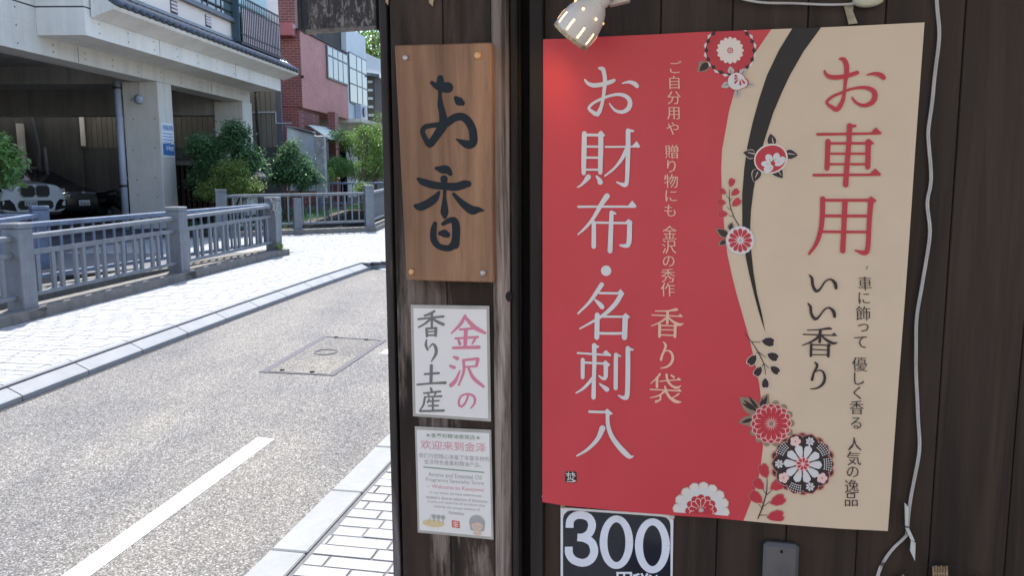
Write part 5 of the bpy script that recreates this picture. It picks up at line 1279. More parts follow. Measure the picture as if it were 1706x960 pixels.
s5.add('character', gl('円', 1040, 967, 30, .02), wn_, 1); s5.add('character', gl('税', 1068, 970, 30, .02), wn_, 1); s5.add('character', gl('込', 1094, 972, 30, .02), wn_, 1)
# push pins
pin = flat('clear_pin', (.55, .50, .46), .2, .6)
for i, (px, py, w0, lb_) in enumerate(((907, 827, .012, 'pale round push pin holding the lower left corner of the red poster'), (938, 843, .006, 'brownish push pin at the upper left corner of the price plate'), (1120, 861, .006, 'clear push pin at the upper right corner of the price plate'))):
    u, v = WP(px, py, w0); b = BM(); lathe(b, [(.002, -w0), (.002, 0), (.0042, .0008), (.0046, .003), (.003, .0046), (0, .005)], Matrix.Translation(P(u, w0, v)) @ Matrix.Rotation(-WA, 4, 'Z') @ Matrix.Rotation(R(90), 4, 'X'), 14, False)
    single('push_pin', b, pin if i != 1 else flat('tan_pin', (.38, .24, .14), .4), lb_, 'push pin', True, group='push pins')
# parking notice on the garage pillar
A = HF(267, 206, AX+PL, K1)
pn = thing('notice_board', 'white notice with blue lettering and a blue panel on the big garage pillar', 'sign', FA(PL, 18.6, HF(275, 262, AX+PL, K1).z))
ya, yb = 18.38, 18.89; z1_ = HF(275, 205, AX+PL, K1).z; z0_ = HF(275, 262, AX+PL, K1).z; zm = HF(275, 239, AX+PL, K1).z
b = BM(); fslab(b, PL+.001, PL+.012, ya, yb, z0_, z1_); part('board', b, plain('notice_white', (.72, .72, .74), .5, .04, 5), pn)
blue = flat('notice_blue', (.03, .16, .42), .5)
b = BM(); fslab(b, PL+.0125, PL+.014, ya+.01, yb-.01, z0_+.05, zm); part('blue_panel', b, blue, pn)
def fac_text(txt, y0, y1, zc_, h, mat, off=.01, p=-.86+.0155):
    vs, fs = glyph(txt, off); xs = [v[0] for v in vs]; ys_ = [v[1] for v in vs]
    b = BM(); kx = (y1-y0)/(max(xs)-min(xs)); kz = h/(max(ys_)-min(ys_)); my = (min(ys_)+max(ys_))/2
    vv = [b.verts.new(FA(p, y0+(x-min(xs))*kx, zc_+(y-my)*kz)) for x, y in vs]
    for f in fs: b.faces.new([vv[k] for k in f])
    part('lettering', b, mat, pn)
fac_text('月極駐車場', ya+.03, yb-.03, z1_-.10, .13, blue)
for q in range(4):
    b = BM(); fslab(b, PL+.0125, PL+.014, ya+.05, yb-.06-.07*(q == 3), z1_-.24-.07*q, z1_-.225-.07*q); part('text_rule', b, blue, pn)
fac_text('不動産', ya+.12, yb-.05, (z0_+zm)/2+.05, .11, paper('lettering_white', (.75, .8, .85)))

# ================================================================== SMALL THINGS ON THE WALL
# clip-on reflector lamp
lw = .10
mu, mv = WP(951, 60, lw); Cm = P(mu, lw, mv)
ax = (U_*.655+Vector((0, 0, .745))+N_*.16).normalized()
sx_ = ax.cross(N_).normalized(); sy_ = ax.cross(sx_)
LM = Matrix(((sx_.x, sy_.x, ax.x, Cm.x), (sx_.y, sy_.y, ax.y, Cm.y), (sx_.z, sy_.z, ax.z, Cm.z), (0, 0, 0, 1)))
lamp = thing('clip_lamp', 'white reflector lamp with glowing slots and rusty rim, over the top left of the poster', 'lamp', M=Matrix.Translation(Cm))
prof = [(.0325, -.001), (.0338, .004), (.0345, .012), (.0345, .022), (.0325, .036), (.0285, .050), (.0225, .061), (.0165, .068), (.0165, .069)]
m_, n, b_ = newmat('lamp_enamel')
sp = n.nodes.new('ShaderNodeTexNoise'); sp.inputs['Scale'].default_value = 140; vv = coords(n, (1, 1, 1)); lk(n, vv, sp.inputs['Vector'])
b_.inputs['Base Color'].default_value = (.60, .56, .50, 1); b_.inputs['Roughness'].default_value = .35
enamel = m_
rim = plain('rusty_rim', (.42, .33, .20), .6, .5, 120)
b = BM(); lathe(b, prof, LM, 40, False)
inner = [(r-.0012, z) for r, z in prof[::-1]]
lathe(b, inner, LM, 40, False); part('shade', b, enamel, lamp, True)
b = BM(); lathe(b, [(.0313, -.002), (.0335, -.002), (.0342, .003), (.0338, .0045)], LM, 48, False)
for k in range(48):
    pass
part('rim', b, rim, lamp, True)
glow = flat('lamp_slot_glow', (1, .7, .4), .5, .2, (1.0, .60, .26), 1.2)
def srf(z):
    for (r0_, z0_), (r1_, z1_) in zip(prof, prof[1:]):
        if z0_ <= z <= z1_: return r0_+(r1_-r0_)*(z-z0_)/(z1_-z0_)
    return .03
for k in range(10):
    t = 2*math.pi*(k+.30)/10; b = BM(); vs = []
    zs = np.linspace(.008, .028, 5)
    for z in zs:
        r = srf(z)+.0004; vs.append((b.verts.new(LM @ Vector((r*math.cos(t-.045), r*math.sin(t-.045), z))), b.verts.new(LM @ Vector((r*math.cos(t+.045), r*math.sin(t+.045), z)))))
    for i in range(4): b.faces.new([vs[i][0], vs[i][1], vs[i+1][1], vs[i+1][0]])
    part('slot', b, glow, lamp)
for k in range(7):
    t = 2*math.pi*(k+.1)/7; z = .048; r = srf(z)+.0006; c = LM @ Vector((r*math.cos(t), r*math.sin(t), z))
    nrm = (LM.to_3x3() @ Vector((math.cos(t), math.sin(t), .55))).normalized(); e1 = nrm.cross(ax).normalized(); e2 = nrm.cross(e1)
    b = BM(); b.faces.new([b.verts.new(c+nrm*.0005+e1*.0021*math.cos(a)+e2*.0021*math.sin(a)) for a in np.linspace(0, 6.283, 13)[:-1]]); part('vent_hole', b, glow, lamp)
b = BM(); lathe(b, [(.0155, .066), (.0178, .070), (.0185, .076), (.0185, .125), (.014, .13), (0, .13)], LM, 28, False); so = part('socket', b, enamel, lamp, True)
for k in range(16):
    t = 2*math.pi*k/16; b = BM(); c0_ = [LM @ Vector((.0188*math.cos(t+s_), .0188*math.sin(t+s_), z)) for s_, z in ((-.045, .082), (.045, .082), (.045, .118), (-.045, .118))]
    b.faces.new([b.verts.new(v) for v in c0_]); part('slit', b, M['black'], so)
b = BM(); o = LM @ Vector((0, 0, .078)); c = o+U_*.010-Vector((0, 0, .012)); obox(b, c-N_*.012, U_*.034+Vector((0, 0, .006)), N_*(-.02), Vector((-.004, 0, .032)), .002); part('clip_bracket', b, enamel, lamp)
b = BM(); lathe(b, [(.0, .02), (.012, .022), (.016, .03), (.012, .045), (0, .05)], LM, 20, False); part('bulb', b, flat('bulb_glow', (1, .8, .55), .4, .2, (1, .66, .32), 4), lamp, True)
ld = bpy.data.lights.new('lamp_light', 'SPOT'); ld.energy = .13; ld.color = (1, .56, .24); ld.spot_size = R(125); ld.spot_blend = .9; ld.shadow_soft_size = .02
lo = bpy.data.objects.new('lamp_light', ld); COL.objects.link(lo); lo.parent = lamp
tgt = (-ax).to_track_quat('-Z', 'Y').to_matrix().to_4x4(); tgt.translation = Cm+ax*.004; lo.matrix_local = WM[lamp.name].inverted() @ tgt
# cords
cordm = plain('white_cord', (.44, .42, .40), .5, .15, 30)
def cord(name, label, pix, w_, r_, double=True):
    t = None; pts = [(x, y, 1) for x, y in pix]; s = cr(pts, 10)
    b = BM(); line = []
    for i, (x, y, _) in enumerate(s):
        u, v = WP(x, y, w_); line.append(P(u, w_+.001*math.sin(i*.7), v))
    if double:
        tube(b, [p+U_*r_*.85 for p in line], r_, 6); tube(b, [p-U_*r_*.85 for p in line], r_, 6)
    else: tube(b, line, r_, 6)
    return single(name, b, cordm, label, 'cord', True)
cord('power_cord', 'white twin flex hanging down the dark planks right of the poster', [(1559,-30),(1561,10),(1565,55),(1559,110),(1554,160),(1547,212),(1547,235),(1551,300),(1545,338),(1549,384),(1544,430),(1535,480),(1527,535),(1526,607),(1529,688),(1532,740),(1527,780),(1516,838),(1512,870),(1510,893),(1491,912),(1472,936),(1461,965),(1455,1010)], .006, .0016)
cord('power_cord', 'white cord running across the very top above the cream half of the poster', [(1200,-12),(1258,2),(1320,5),(1400,7),(1430,3),(1470,-12)], .012, .0022, False)
t = thing('cord_tape', 'twisted pale tape tied round the hanging cord near its lower end', 'tape', M=Matrix.Translation(P(*(lambda a: (a[0], .01, a[1]))(WP(1512, 900, .01)))))
tm = plain('pale_tape', (.48, .50, .46), .5, .1, 20)
for quad in ([(1507,838),(1514,846),(1513,876),(1508,876)], [(1508,880),(1514,880),(1524,902),(1517,900)], [(1518,900),(1525,905),(1524,935),(1516,918)]):
    b = BM(); ps_ = [WP(x, y, .011) for x, y in quad]; hexa(b, [P(u, .009, v) for u, v in ps_[::-1]]+[P(u, .0125, v) for u, v in ps_[::-1]]); bmesh.ops.recalc_face_normals(b, faces=b.faces[:]); part('tape_end', b, tm, t)
b = BM(); tube(b, [P(*(lambda a: (a[0], .013, a[1]))(WP(x, y, .013))) for x, y in ((1499,878),(1510,879),(1521,879))], .0007, 5); part('wire_tie', b, M['dkmetal'], t)
t = thing('cable_fixture', 'cream plastic fixture and hanging tape strip at the top edge above the poster', 'fixture', M=Matrix.Translation(P(*(lambda a: (a[0], .01, a[1]))(WP(1440, 5, .01)))))
cp = plain('aged_plastic', (.50, .48, .36), .4, .1, 20)
b = BM(); u, v = WP(1448, -2, .02); lathe(b, [(0, -.012), (.022, -.01), (.024, 0), (.022, .012), (0, .014)], Matrix.Translation(P(u, .012, v)) @ Matrix.Rotation(-WA, 4, 'Z') @ Matrix.Rotation(R(90), 4, 'X') @ Matrix.Scale(.45, 4, (0, 1, 0)), 20, False); part('cap', b, cp, t, True)
b = BM(); ps_ = [WP(x, y, .006) for x, y in ((1405,5),(1423,3),(1421,18),(1429,38),(1414,40),(1409,20))]; vs0 = [b.verts.new(P(u, .004, v)) for u, v in ps_]; vs1 = [b.verts.new(P(u, .006, v)) for u, v in ps_]
b.faces.new(vs1); b.faces.new(vs0[::-1])
for i in range(6): b.faces.new([vs0[i], vs0[(i+1) % 6], vs1[(i+1) % 6], vs1[i]])
bmesh.ops.recalc_face_normals(b, faces=b.faces[:]); part('tape_strip', b, plain('beige_tape', (.27, .24, .17), .6, .3, 60), t)
# grey steel plate with a hole
t = thing('steel_bracket', 'grey steel plate bracket with a small hole low on the planks beside the price plate', 'bracket', M=Matrix.Translation(P(*(lambda a: (a[0], 0, a[1]))(WP(1300, 1000, 0)))))
gm = plain('galvanised_steel', (.11, .105, .105), .5, .15, 20, .2)
(ua, va), (ub, vb) = WP(1273, 906, .02), WP(1328, 1010, .02)
b = BM(); wbox(b, ua, ub, .001, .02, vb, va, .006); part('plate', b, gm, t)
u, v = WP(1302, 920, .0205); b = BM(); b.faces.new([b.verts.new(P(u+.0024*math.cos(a), .0206, v+.0035*math.sin(a))) for a in np.linspace(0, 6.283, 13)[:-1]]); part('hole', b, M['black'], t)
# bamboo wreath
t = thing('bamboo_ornament', 'round ornament of bound bamboo stick bundles on a wire hoop at the bottom edge', 'ornament', M=Matrix.Translation(P(*(lambda a: (a[0], 0, a[1]))(WP(1575, 1080, .01)))))
bmn = plain('bamboo_stick', (.26, .16, .08), .6, .3, 50); bst = plain('bamboo_knot', (.42, .34, .20), .6, .2, 60)
uc, vc = WP(1568, 1040, .015); r_ = WP(1568, 942, .015)[1]-vc
b = BM(); tube(b, [P(uc+r_*math.cos(a), .015, vc+r_*math.sin(a)) for a in np.linspace(0, 6.283, 50)], .0005, 5); part('wire_hoop', b, M['dkmetal'], t)
for k in range(9):
    a = math.pi/2+.08-k*2*math.pi/9; rd_ = Vector((math.cos(a), math.sin(a))); tg = Vector((-rd_.y, rd_.x))
    bb = BM(); kk = BM()
    for j in range(6):
        q = tg*(j-2.5)*.0042; c0_ = Vector((uc, vc))+rd_*(r_-.040)+q; c1_ = Vector((uc, vc))+rd_*(r_-.001-.0012*(j % 2))+q
        tube(bb, [P(c0_.x, .016, c0_.y), P(c1_.x, .016, c1_.y)], .0019, 6)
    q0_ = Vector((uc, vc))+rd_*(r_-.014)
    for j in range(5):
        q = q0_+tg*(j-2)*.0046; lathe(kk, [(0, -.002), (.0024, 0), (0, .002)], Matrix.Translation(P(q.x, .0185, q.y)), 6, False)
    o = part('stick_bundle', bb, bmn, t, True); part('binding', kk, bst, o, kind='stuff')

# ================================================================== VEGETATION
def leaves(n, blobs, size, seed, flatness=.0, droop=.3, clusters=None, csig=.12):
    """blobs: list of (center, radii, weight); leaf quads clustered through the volume"""
    rg = np.random.default_rng(seed)
    w_ = np.array([b_[2] for b_ in blobs], float); w_ /= w_.sum(); V = []; F = []; A = []
    nc = clusters or max(6, n//22); cen = []
    for k in range(nc):
        c, r, _ = blobs[rg.choice(len(blobs), p=w_)]
        d = rg.normal(size=3); d /= np.linalg.norm(d); rad = rg.uniform(.35, 1.0)**.5
        cen.append(np.array(c)+d*np.array(r)*rad)
    cen = np.array(cen); cv = rg.uniform(0, 1, nc); rm = np.mean([min(b_[1]) for b_ in blobs])
    for i in range(n):
        k = rg.integers(nc); p = cen[k]+rg.normal(size=3)*csig*(1, 1, .8)*np.array([1, 1, 1])
        a = rg.uniform(0, 2*math.pi); el = rg.normal()*.45-droop
        d = np.array([math.cos(a)*math.cos(el), math.sin(a)*math.cos(el), math.sin(el)])
        s_ = np.cross(d, [0, 0, 1]); s_ /= np.linalg.norm(s_); roll = rg.normal()*.6; u_ = np.cross(s_, d); s_ = s_*math.cos(roll)+u_*math.sin(roll); u_ = np.cross(s_, d)
        L = size*rg.uniform(.65, 1.25); W = L*.42
        q = len(V); V += [p, p+d*L*.5+s_*W*.5+u_*L*.06, p+d*L-u_*L*.08, p+d*L*.5-s_*W*.5+u_*L*.06]
        F += [(q, q+1, q+2), (q, q+2, q+3)]; A += [min(1, max(0, .65*cv[k]+.35*rg.uniform()))]*4
    return V, F, A
def foliage(name, data, mat, parent):
    V, F, A = data; Mi = np.array(WM[parent.name].inverted()); V = np.array(V); V = V@Mi[:3, :3].T+Mi[:3, 3]
    me = bpy.data.meshes.new(name); me.from_pydata(V.tolist(), [], F); at = me.attributes.new('leafv', 'FLOAT', 'POINT'); at.data.foreach_set('value', A)
    me.materials.append(mat); o = bpy.data.objects.new(name, me); COL.objects.link(o); o.parent = parent; register(o, WM[parent.name]); o['kind'] = 'stuff'; return o
def plant(name, label, cat, base, blobs, n, size, mat, seed, stems=None, csig=.12, droop=.3, clusters=None, group=None, sr=.03):
    t = thing(name, label, cat, base, group=group)
    foliage('crown', leaves(n, blobs, size, seed, droop=droop, csig=csig, clusters=clusters), mat, t)
    rg = random.Random(seed); b = BM(); base = Vector(base)
    for c, r, w_ in (stems or blobs):
        c = Vector(c); m1 = base+(c-base)*.45+Vector((rg.uniform(-.06, .06), rg.uniform(-.06, .06), 0))
        tube(b, [base+Vector((rg.uniform(-.01, .01), rg.uniform(-.01, .01), -.1)), m1, c], [sr, sr*.7, sr*.35], 7)
        for k in range(4):
            d = Vector((rg.uniform(-1, 1)*r[0], rg.uniform(-1, 1)*r[1], rg.uniform(-.2, 1)*r[2]))*.8; s0_ = m1+(c-m1)*rg.uniform(.2, .9)
            tube(b, [s0_, s0_+(c+d-s0_)*.5+Vector((0, 0, .03)), c+d], [sr*.4, sr*.28, sr*.12], 5)
    part('trunk', b, M['bark'], t, True); return t
def at(px, py, y): return HY(px, py, y)
c = at(-30, 262, 12.2); plant('overhanging_shrub', 'bright green leafy shrub at the left edge in front of the white car', 'shrub', (c.x-.35, 12.3, gz(12.3)), [(c, (.42, .35, .40), 1), (c+Vector((.25, 0, -.12)), (.30, .3, .32), .9), (c+Vector((.2, 0, .15)), (.25, .25, .2), .5)], 1500, .13, M['leaf_mid'], 11, csig=.07, droop=.2)
c = at(378, 268, 18.8); plant('camellia_bush', 'large dark glossy camellia bush between the two garage pillars', 'shrub', (c.x, 18.8, gz(18.8)), [(c, (.72, .5, .55), 1.2), (at(392, 228, 18.8), (.22, .2, .32), .5), (at(345, 245, 18.8), (.36, .3, .35), .7), (at(415, 290, 18.8), (.35, .3, .42), .8), (at(355, 305, 18.7), (.5, .35, .30), .7)], 13500, .098, M['leaf_dark'], 12, csig=.10, clusters=170)
c = at(385, 295, 18.2); plant('maple_shrub', 'light yellow-green maple shrub low in front of the dark camellia bush', 'shrub', (c.x, 18.2, gz(18.2)), [(c, (.48, .3, .36), 1), (at(408, 312, 18.1), (.36, .3, .22), .7), (at(352, 318, 18.1), (.3, .25, .2), .4)], 6000, .066, M['leaf_lime'], 13, csig=.075, clusters=150)
c = at(488, 278, 19.6); plant('small_tree', 'small dark green tree with forked trunk in front of the pale panel board', 'tree', (at(475, 345, 19.6).x, 19.6, gz(19.6)), [(c, (.50, .42, .34), 1), (at(470, 288, 19.6), (.30, .3, .26), .5), (at(510, 300, 19.6), (.30, .3, .24), .5), (at(488, 250, 19.6), (.22, .22, .18), .3)], 8500, .085, M['leaf_dark'], 14, csig=.085, clusters=110, sr=.05)
c = at(604, 240, 27); plant('garden_tree', 'airy lime-green tree in front of the white building', 'tree', (at(598, 300, 27).x, 27, gz(27)), [(c, (.9, .6, .35), 1), (at(575, 228, 27), (.45, .4, .22), .5), (at(635, 262, 27), (.6, .4, .35), .7), (at(612, 218, 27), (.4, .4, .16), .3)], 5200, .092, M['leaf_green'], 15, csig=.12, clusters=75)
c = at(566, 277, 26.6); plant('clipped_shrub', 'rounded dense green shrub beneath the shop awning', 'shrub', (c.x, 26.6, gz(26.6)), [(c, (.48, .4, .30), 1)], 6000, .06, M['leaf_mid'], 16, csig=.06, clusters=180)
c = at(605, 283, 28.2); plant('background_shrub', 'dark green shrub behind the distant blue railing near the shop post', 'shrub', (c.x, 28.2, gz(28)), [(c, (.8, .4, .32), 1), (at(636, 276, 28.2), (.7, .4, .45), 1)], 9000, .062, M['leaf_mid'], 17, csig=.09, clusters=180)
c = at(603, 311, 24.9); plant('low_plant', 'small bright yellow-green plant in front of the background blue railing', 'plant', (c.x, 24.9, gz(24.9)), [(c, (.30, .2, .16), 1)], 700, .06, M['leaf_green'], 18, csig=.05)
c = at(545, 292, 24.9); plant('low_plant', 'leafy green plant at the foot of the weathered meter post', 'plant', (c.x, 24.9, gz(24.9)), [(c, (.28, .2, .22), 1)], 700, .06, M['leaf_green'], 19, csig=.06)
c = at(634, 215, 33); plant('climbing_plant', 'sunlit pale green foliage right beside the shop post in front of the far houses', 'plant', (c.x+.1, 33, 1), [(c, (.35, .4, .8), 1)], 1300, .09, M['leaf_green'], 20, csig=.14)
rgt = random.Random(5)
for i, (px, py, y, rx, rz) in enumerate(((622, 62, 52, 2.6, 2.4), (650, 90, 56, 3.5, 3.0), (600, 60, 60, 3.2, 2.6), (560, 120, 62, 4, 3), (700, 120, 58, 5, 4))):
    c = at(px, py, y); plant('distant_tree', ['broad tree on the slope above the far houses, seen just under the hanging board', 'tall tree behind the far grey house beside the shop post', 'distant tree behind the white building', 'distant tree hidden behind the brick building', 'distant tree hidden behind the wooden shop'][i], 'tree', (c.x, y, 1), [(c, (rx, rx, rz), 1), (c+Vector((0, 0, -rz)), (rx*.9, rx, rz), .7)], 2600, .34, M['leaf_green'], 30+i, csig=.5, clusters=110, sr=.25)
# low planting, weeds
def ground_cover(name, label, boxes, n, size, mat, seed):
    rg = np.random.default_rng(seed); V = []; F = []; A = []
    for i in range(n):
        x0_, x1_, y0_, y1_, z_ = boxes[rg.integers(len(boxes))]; x = rg.uniform(x0_, x1_); y = rg.uniform(y0_, y1_); p = np.array([x, y, SL*y+z_])
        a = rg.uniform(0, 6.28); lean = rg.uniform(.1, .8); L = size*rg.uniform(.5, 1.3); d = np.array([math.cos(a)*lean, math.sin(a)*lean, 1]); d /= np.linalg.norm(d); s_ = np.cross(d, [math.cos(a+.5), math.sin(a+.5), 0]); s_ /= np.linalg.norm(s_)
        q = len(V); V += [p, p+d*L*.6+s_*L*.12, p+d*L, p+d*L*.6-s_*L*.12]; F += [(q, q+1, q+2), (q, q+2, q+3)]; A += [rg.uniform()]*4
    me = bpy.data.meshes.new(name); me.from_pydata([tuple(v) for v in V], [], F); at_ = me.attributes.new('leafv', 'FLOAT', 'POINT'); at_.data.foreach_set('value', A); me.materials.append(mat)
    o = bpy.data.objects.new(name, me); COL.objects.link(o); o['label'] = label; o['category'] = 'ground cover'; o['kind'] = 'stuff'
ground_cover('undergrowth', 'low leafy undergrowth in the planted bed behind the far railing', [(-7.6, -5.1, 17.6, 20, .05), (-6.8, -5.1, 20, 24, .05), (-5.1, -3.3, 24.7, 26, .05)], 4000, .13, M['leaf_dark'], 41)
ground_cover('canal_weeds', 'weeds growing at the canal walls below the railings', [(-5.0, -4.85, 17.5, 24, -.5), (-5.0, -3.4, 23.8, 24.5, -.6), (-6.9, -6.7, 6, 10.8, -.4), (-6.6, -4.2, 11.4, 11.9, -.5)], 1300, .13, M['leaf_dark'], 42)
pb3 = n1[4]
c = Vector((pb3[0]+.13, pb3[1]-.12, gz(pb3[1])+.1))
t = thing('weed_tuft', 'small yellowing weed growing at the foot of the end post of the nearest railing', 'weed', c)
foliage('leaf', leaves(60, [(c+Vector((0, 0, .09)), (.05, .05, .08), 1)], .06, 43, csig=.03), M['leaf_lime'], t)
t = thing('vine', 'dry pale creeper draped over the top of the end post of the nearest railing', 'vine', c+Vector((0, 0, .5)))
b = BM(); rg = random.Random(9)
for k in range(9):
    s_ = Vector((pb3[0]+rg.uniform(-.1, .12), pb3[1]-.11, gz(pb3[1])+.99)); pts = [s_]
    for j in range(5): pts.append(pts[-1]+Vector((rg.uniform(-.03, .06), -.004, -rg.uniform(.03, .09))))
    tube(b, pts, .004, 4)
part('stem', b, plain('dry_stem', (.42, .40, .34), .8, .3, 20), t, kind='stuff')
bm = BM(); prism(bm, [(-8.4, 17.3), (-5.02, 17.4), (-5.02, 24.65), (-3.1, 24.7), (-1, 25), (-1, 34), (-9, 34), (-8, 25)], lambda x, y: SL*y-.2, lambda x, y: SL*y+.04); struct('garden_bed', bm, M['soil'])
# stone lantern
lc = at(431, 300, 18.5); gz_ = gz(18.5)+.04
ln = thing('stone_lantern', 'weathered grey stone lantern between the camellia bush and the small tree', 'lantern', (lc.x, 18.5, gz_))
zt = at(431, 281, 18.5).z
T_ = Matrix.Translation((lc.x, 18.5, 0))
for nm, pr_, sg_ in (('base', [(.20, gz_-.05), (.20, gz_+.10), (.12, gz_+.16)], 6), ('shaft', [(.09, gz_+.16), (.075, zt-.52), (.10, zt-.48)], 12), ('platform', [(.10, zt-.48), (.16, zt-.43), (.16, zt-.39)], 6), ('light_box', [(.10, zt-.39), (.10, zt-.24)], 6), ('roof', [(.10, zt-.24), (.22, zt-.22), (.21, zt-.18), (.10, zt-.09), (.045, zt-.06)], 6), ('finial', [(.03, zt-.06), (.045, zt-.03), (.0, zt+.0)], 10)):
    b = BM(); lathe(b, pr_, T_, sg_); part(nm, b, M['stone'], ln)

# ================================================================== CARS IN THE GARAGE
def car(name, label, F, heading, mat, st, kind, plate_txt):
    """F: ground point below the middle of the front bumper"""
    f = Vector((math.sin(heading), -math.cos(heading), 0)); s = Vector((f.y, -f.x, 0)); Mx = Matrix(((s.x, f.x, 0, F.x), (s.y, f.y, 0, F.y), (0, 0, 1, F.z), (0, 0, 0, 1)))
    t = thing(name, label, 'car', M=Mx)
    rings = []; b = BM()
    for y, hw, zb, zl, zt_, wt in st:
        half = [(hw*.55, zb), (hw*.96, zb+.05), (hw, zb+(zl-zb)*.45), (hw*.985, zb+(zl-zb)*.8), (hw*.93, zl), (wt+(hw*.93-wt)*.25, zl+(zt_-zl)*.75), (wt*.8, zt_), (wt*.3, zt_+.012)]
        pts = [(x, z) for x, z in half]+[(-x, z) for x, z in half[::-1]]
        rings.append([b.verts.new(Mx @ Vector((x, y, z))) for x, z in pts])
    n = len(rings[0])
    for i in range(len(rings)-1):
        for j in range(n): b.faces.new([rings[i][j], rings[i][(j+1) % n], rings[i+1][(j+1) % n], rings[i+1][j]])
    b.faces.new(rings[0]); b.faces.new(rings[-1][::-1]); bmesh.ops.recalc_face_normals(b, faces=b.faces[:])
    bd = part('body', b, mat, t, True); md = bd.modifiers.new('s', 'SUBSURF'); md.levels = 2; md.render_levels = 2
    def surf(name, quads, m_, par=None, th=.012):
        b = BM()
        for q in quads:
            v = [Mx @ Vector(p) for p in q]; nn_ = (v[1]-v[0]).cross(v[2]-v[0]).normalized()*th
            if nn_.dot(f+Vector((0, 0, .6))) < 0: nn_ = -nn_
            vs0 = [b.verts.new(p) for p in v]; vs1 = [b.verts.new(p+nn_) for p in v]
            b.faces.new(vs1); k = len(v)
            for i in range(k): b.faces.new([vs0[i], vs0[(i+1) % k], vs1[(i+1) % k], vs1[i]])
        bmesh.ops.recalc_face_normals(b, faces=b.faces[:]); return part(name, b, m_, par or t)
    dk = M['ct'] if 'ct' in M else flat('car_black_trim', (.01, .01, .012), .3, .5); M['ct'] = dk
    gls = M['glass']
    if 'clt' not in M: M['clt'] = flat('headlight_glass', (.35, .37, .40), .12, .8)
    lt = M['clt']
    for sg_ in (1, -1):
        for wy in (-.85, -3.75):
            b = BM(); Mw = Mx @ Matrix.Translation((sg_*(st[3][1]-.10), wy, .34)) @ Matrix.Rotation(R(90), 4, 'Y'); lathe(b, [(0, -.11), (.34, -.11), (.345, 0), (.34, .11), (0, .11)], Mw, 20, False); wh = part('wheel', b, dk, t, True)
            b = BM(); lathe(b, [(0, -.115), (.20, -.118), (.22, -.112)], Mw, 10, False); lathe(b, [(0, .115), (.20, .118), (.22, .112)], Mw, 10, False); part('rim', b, M['pipe'], wh)
    def rq(x0, x1, z0, z1, y_, c_=.03, dy=0.0):
        return [(x0+c_, y_, z0), (x1-c_, y_, z0), (x1, y_+dy, z0+c_), (x1, y_+dy, z1-c_), (x1-c_, y_+dy, z1), (x0+c_, y_, z1), (x0, y_, z1-c_), (x0, y_, z0+c_)]
    if kind == 'suv':
        for sg_ in (1, -1):
            x0, x1 = sorted((sg_*.025, sg_*.37))
            surf('grille', [rq(x0-.018, x1+.018, .675, .995, .004, .07)], lt, None, .02); g_ = surf('grille', [rq(x0, x1, .695, .975, .02, .06)], dk, None, .018)
            for k in range(6):
                xx = x0+.03+(x1-x0-.06)*k/5; surf('grille_bar', [[(xx-.006, .040, .74), (xx+.006, .040, .74), (xx+.006, .040, .93), (xx-.006, .040, .93)]], dk, g_, .006)
            x0, x1 = sorted((sg_*.54, sg_*.86)); surf('side_intake', [[(sg_*.50, -.05, .34), (sg_*.86, -.09, .40), (sg_*.88, -.10, .60), (sg_*.66, -.06, .63), (sg_*.56, -.05, .52)][::sg_]], dk, None, .07)
            hx = sorted((sg_*.50, sg_*.88)); surf('headlight', [[(hx[0], -.10, .78), (hx[1], -.16, .82), (hx[1], -.20, .93), (hx[0], -.10, .90)]], dk, None, .07); surf('headlight_lens', [[(hx[0]+.05, -.028, .82), (hx[1]-.06, -.05, .835), (hx[1]-.06, -.06, .90), (hx[0]+.05, -.028, .88)]], lt, None, .03)
        surf('lower_intake', [rq(-.46, .46, .38, .60, .0, .06)], dk, None, .025)
        surf('number_plate', [[(-.06+.05, .04, .47), (.27+.05, .04, .47), (.27+.05, .04, .63), (-.06+.05, .04, .63)]], paper('plate_paper', (.55, .58, .58)), None, .012); px0, px1, pz0 = -.01, .32, .47
        surf('bumper_lip', [rq(-.70, .70, .24, .31, -.04, .02)], dk, None, .03)
    else:
        surf('grille', [rq(-.36, .36, .60, .72, .0, .04)], dk, None, .02)
        for sg_ in (1, -1):
            hx = sorted((sg_*.42, sg_*.82)); surf('headlight', [[(hx[0], -.06, .64), (hx[1], -.16, .68), (hx[1], -.20, .77), (hx[0], -.06, .72)]], lt, None, .05)
        surf('badge', [rq(-.06, .06, .74, .80, .01, .02)], lt, None, .02)
        surf('number_plate', [[(-.165, .03, .40), (.165, .03, .40), (.165, .03, .56), (-.165, .03, .56)]], paper('plate_paper', (.55, .58, .58)), None, .012); px0, px1, pz0 = -.165, .165, .40
    vs, fs = glyph(plate_txt, .01); xs = [v[0] for v in vs]; yy_ = [v[1] for v in vs]; b = BM(); kx = (px1-px0)*.8/(max(xs)-min(xs)); kz = .075/(max(yy_)-min(yy_))
    vv_ = [b.verts.new(Mx @ Vector((px1-(px1-px0)*.1-(x-min(xs))*kx if s.x < 0 else px0+(px1-px0)*.1+(x-min(xs))*kx, .058, pz0+.02+(y-min(yy_))*kz))) for x, y in vs]
    for f_ in fs: b.faces.new([vv_[k] for k in f_])
    part('plate_number', b, M['groove'], t)
    w0 = st[6]; w1 = st[7]
    surf('windscreen', [[(-.66, w0[0]+.02, w0[3]+.02), (.66, w0[0]+.02, w0[3]+.02), (.52, w1[0]-.02, w1[4]-.10), (-.52, w1[0]-.02, w1[4]-.10)]], gls, None, .05)
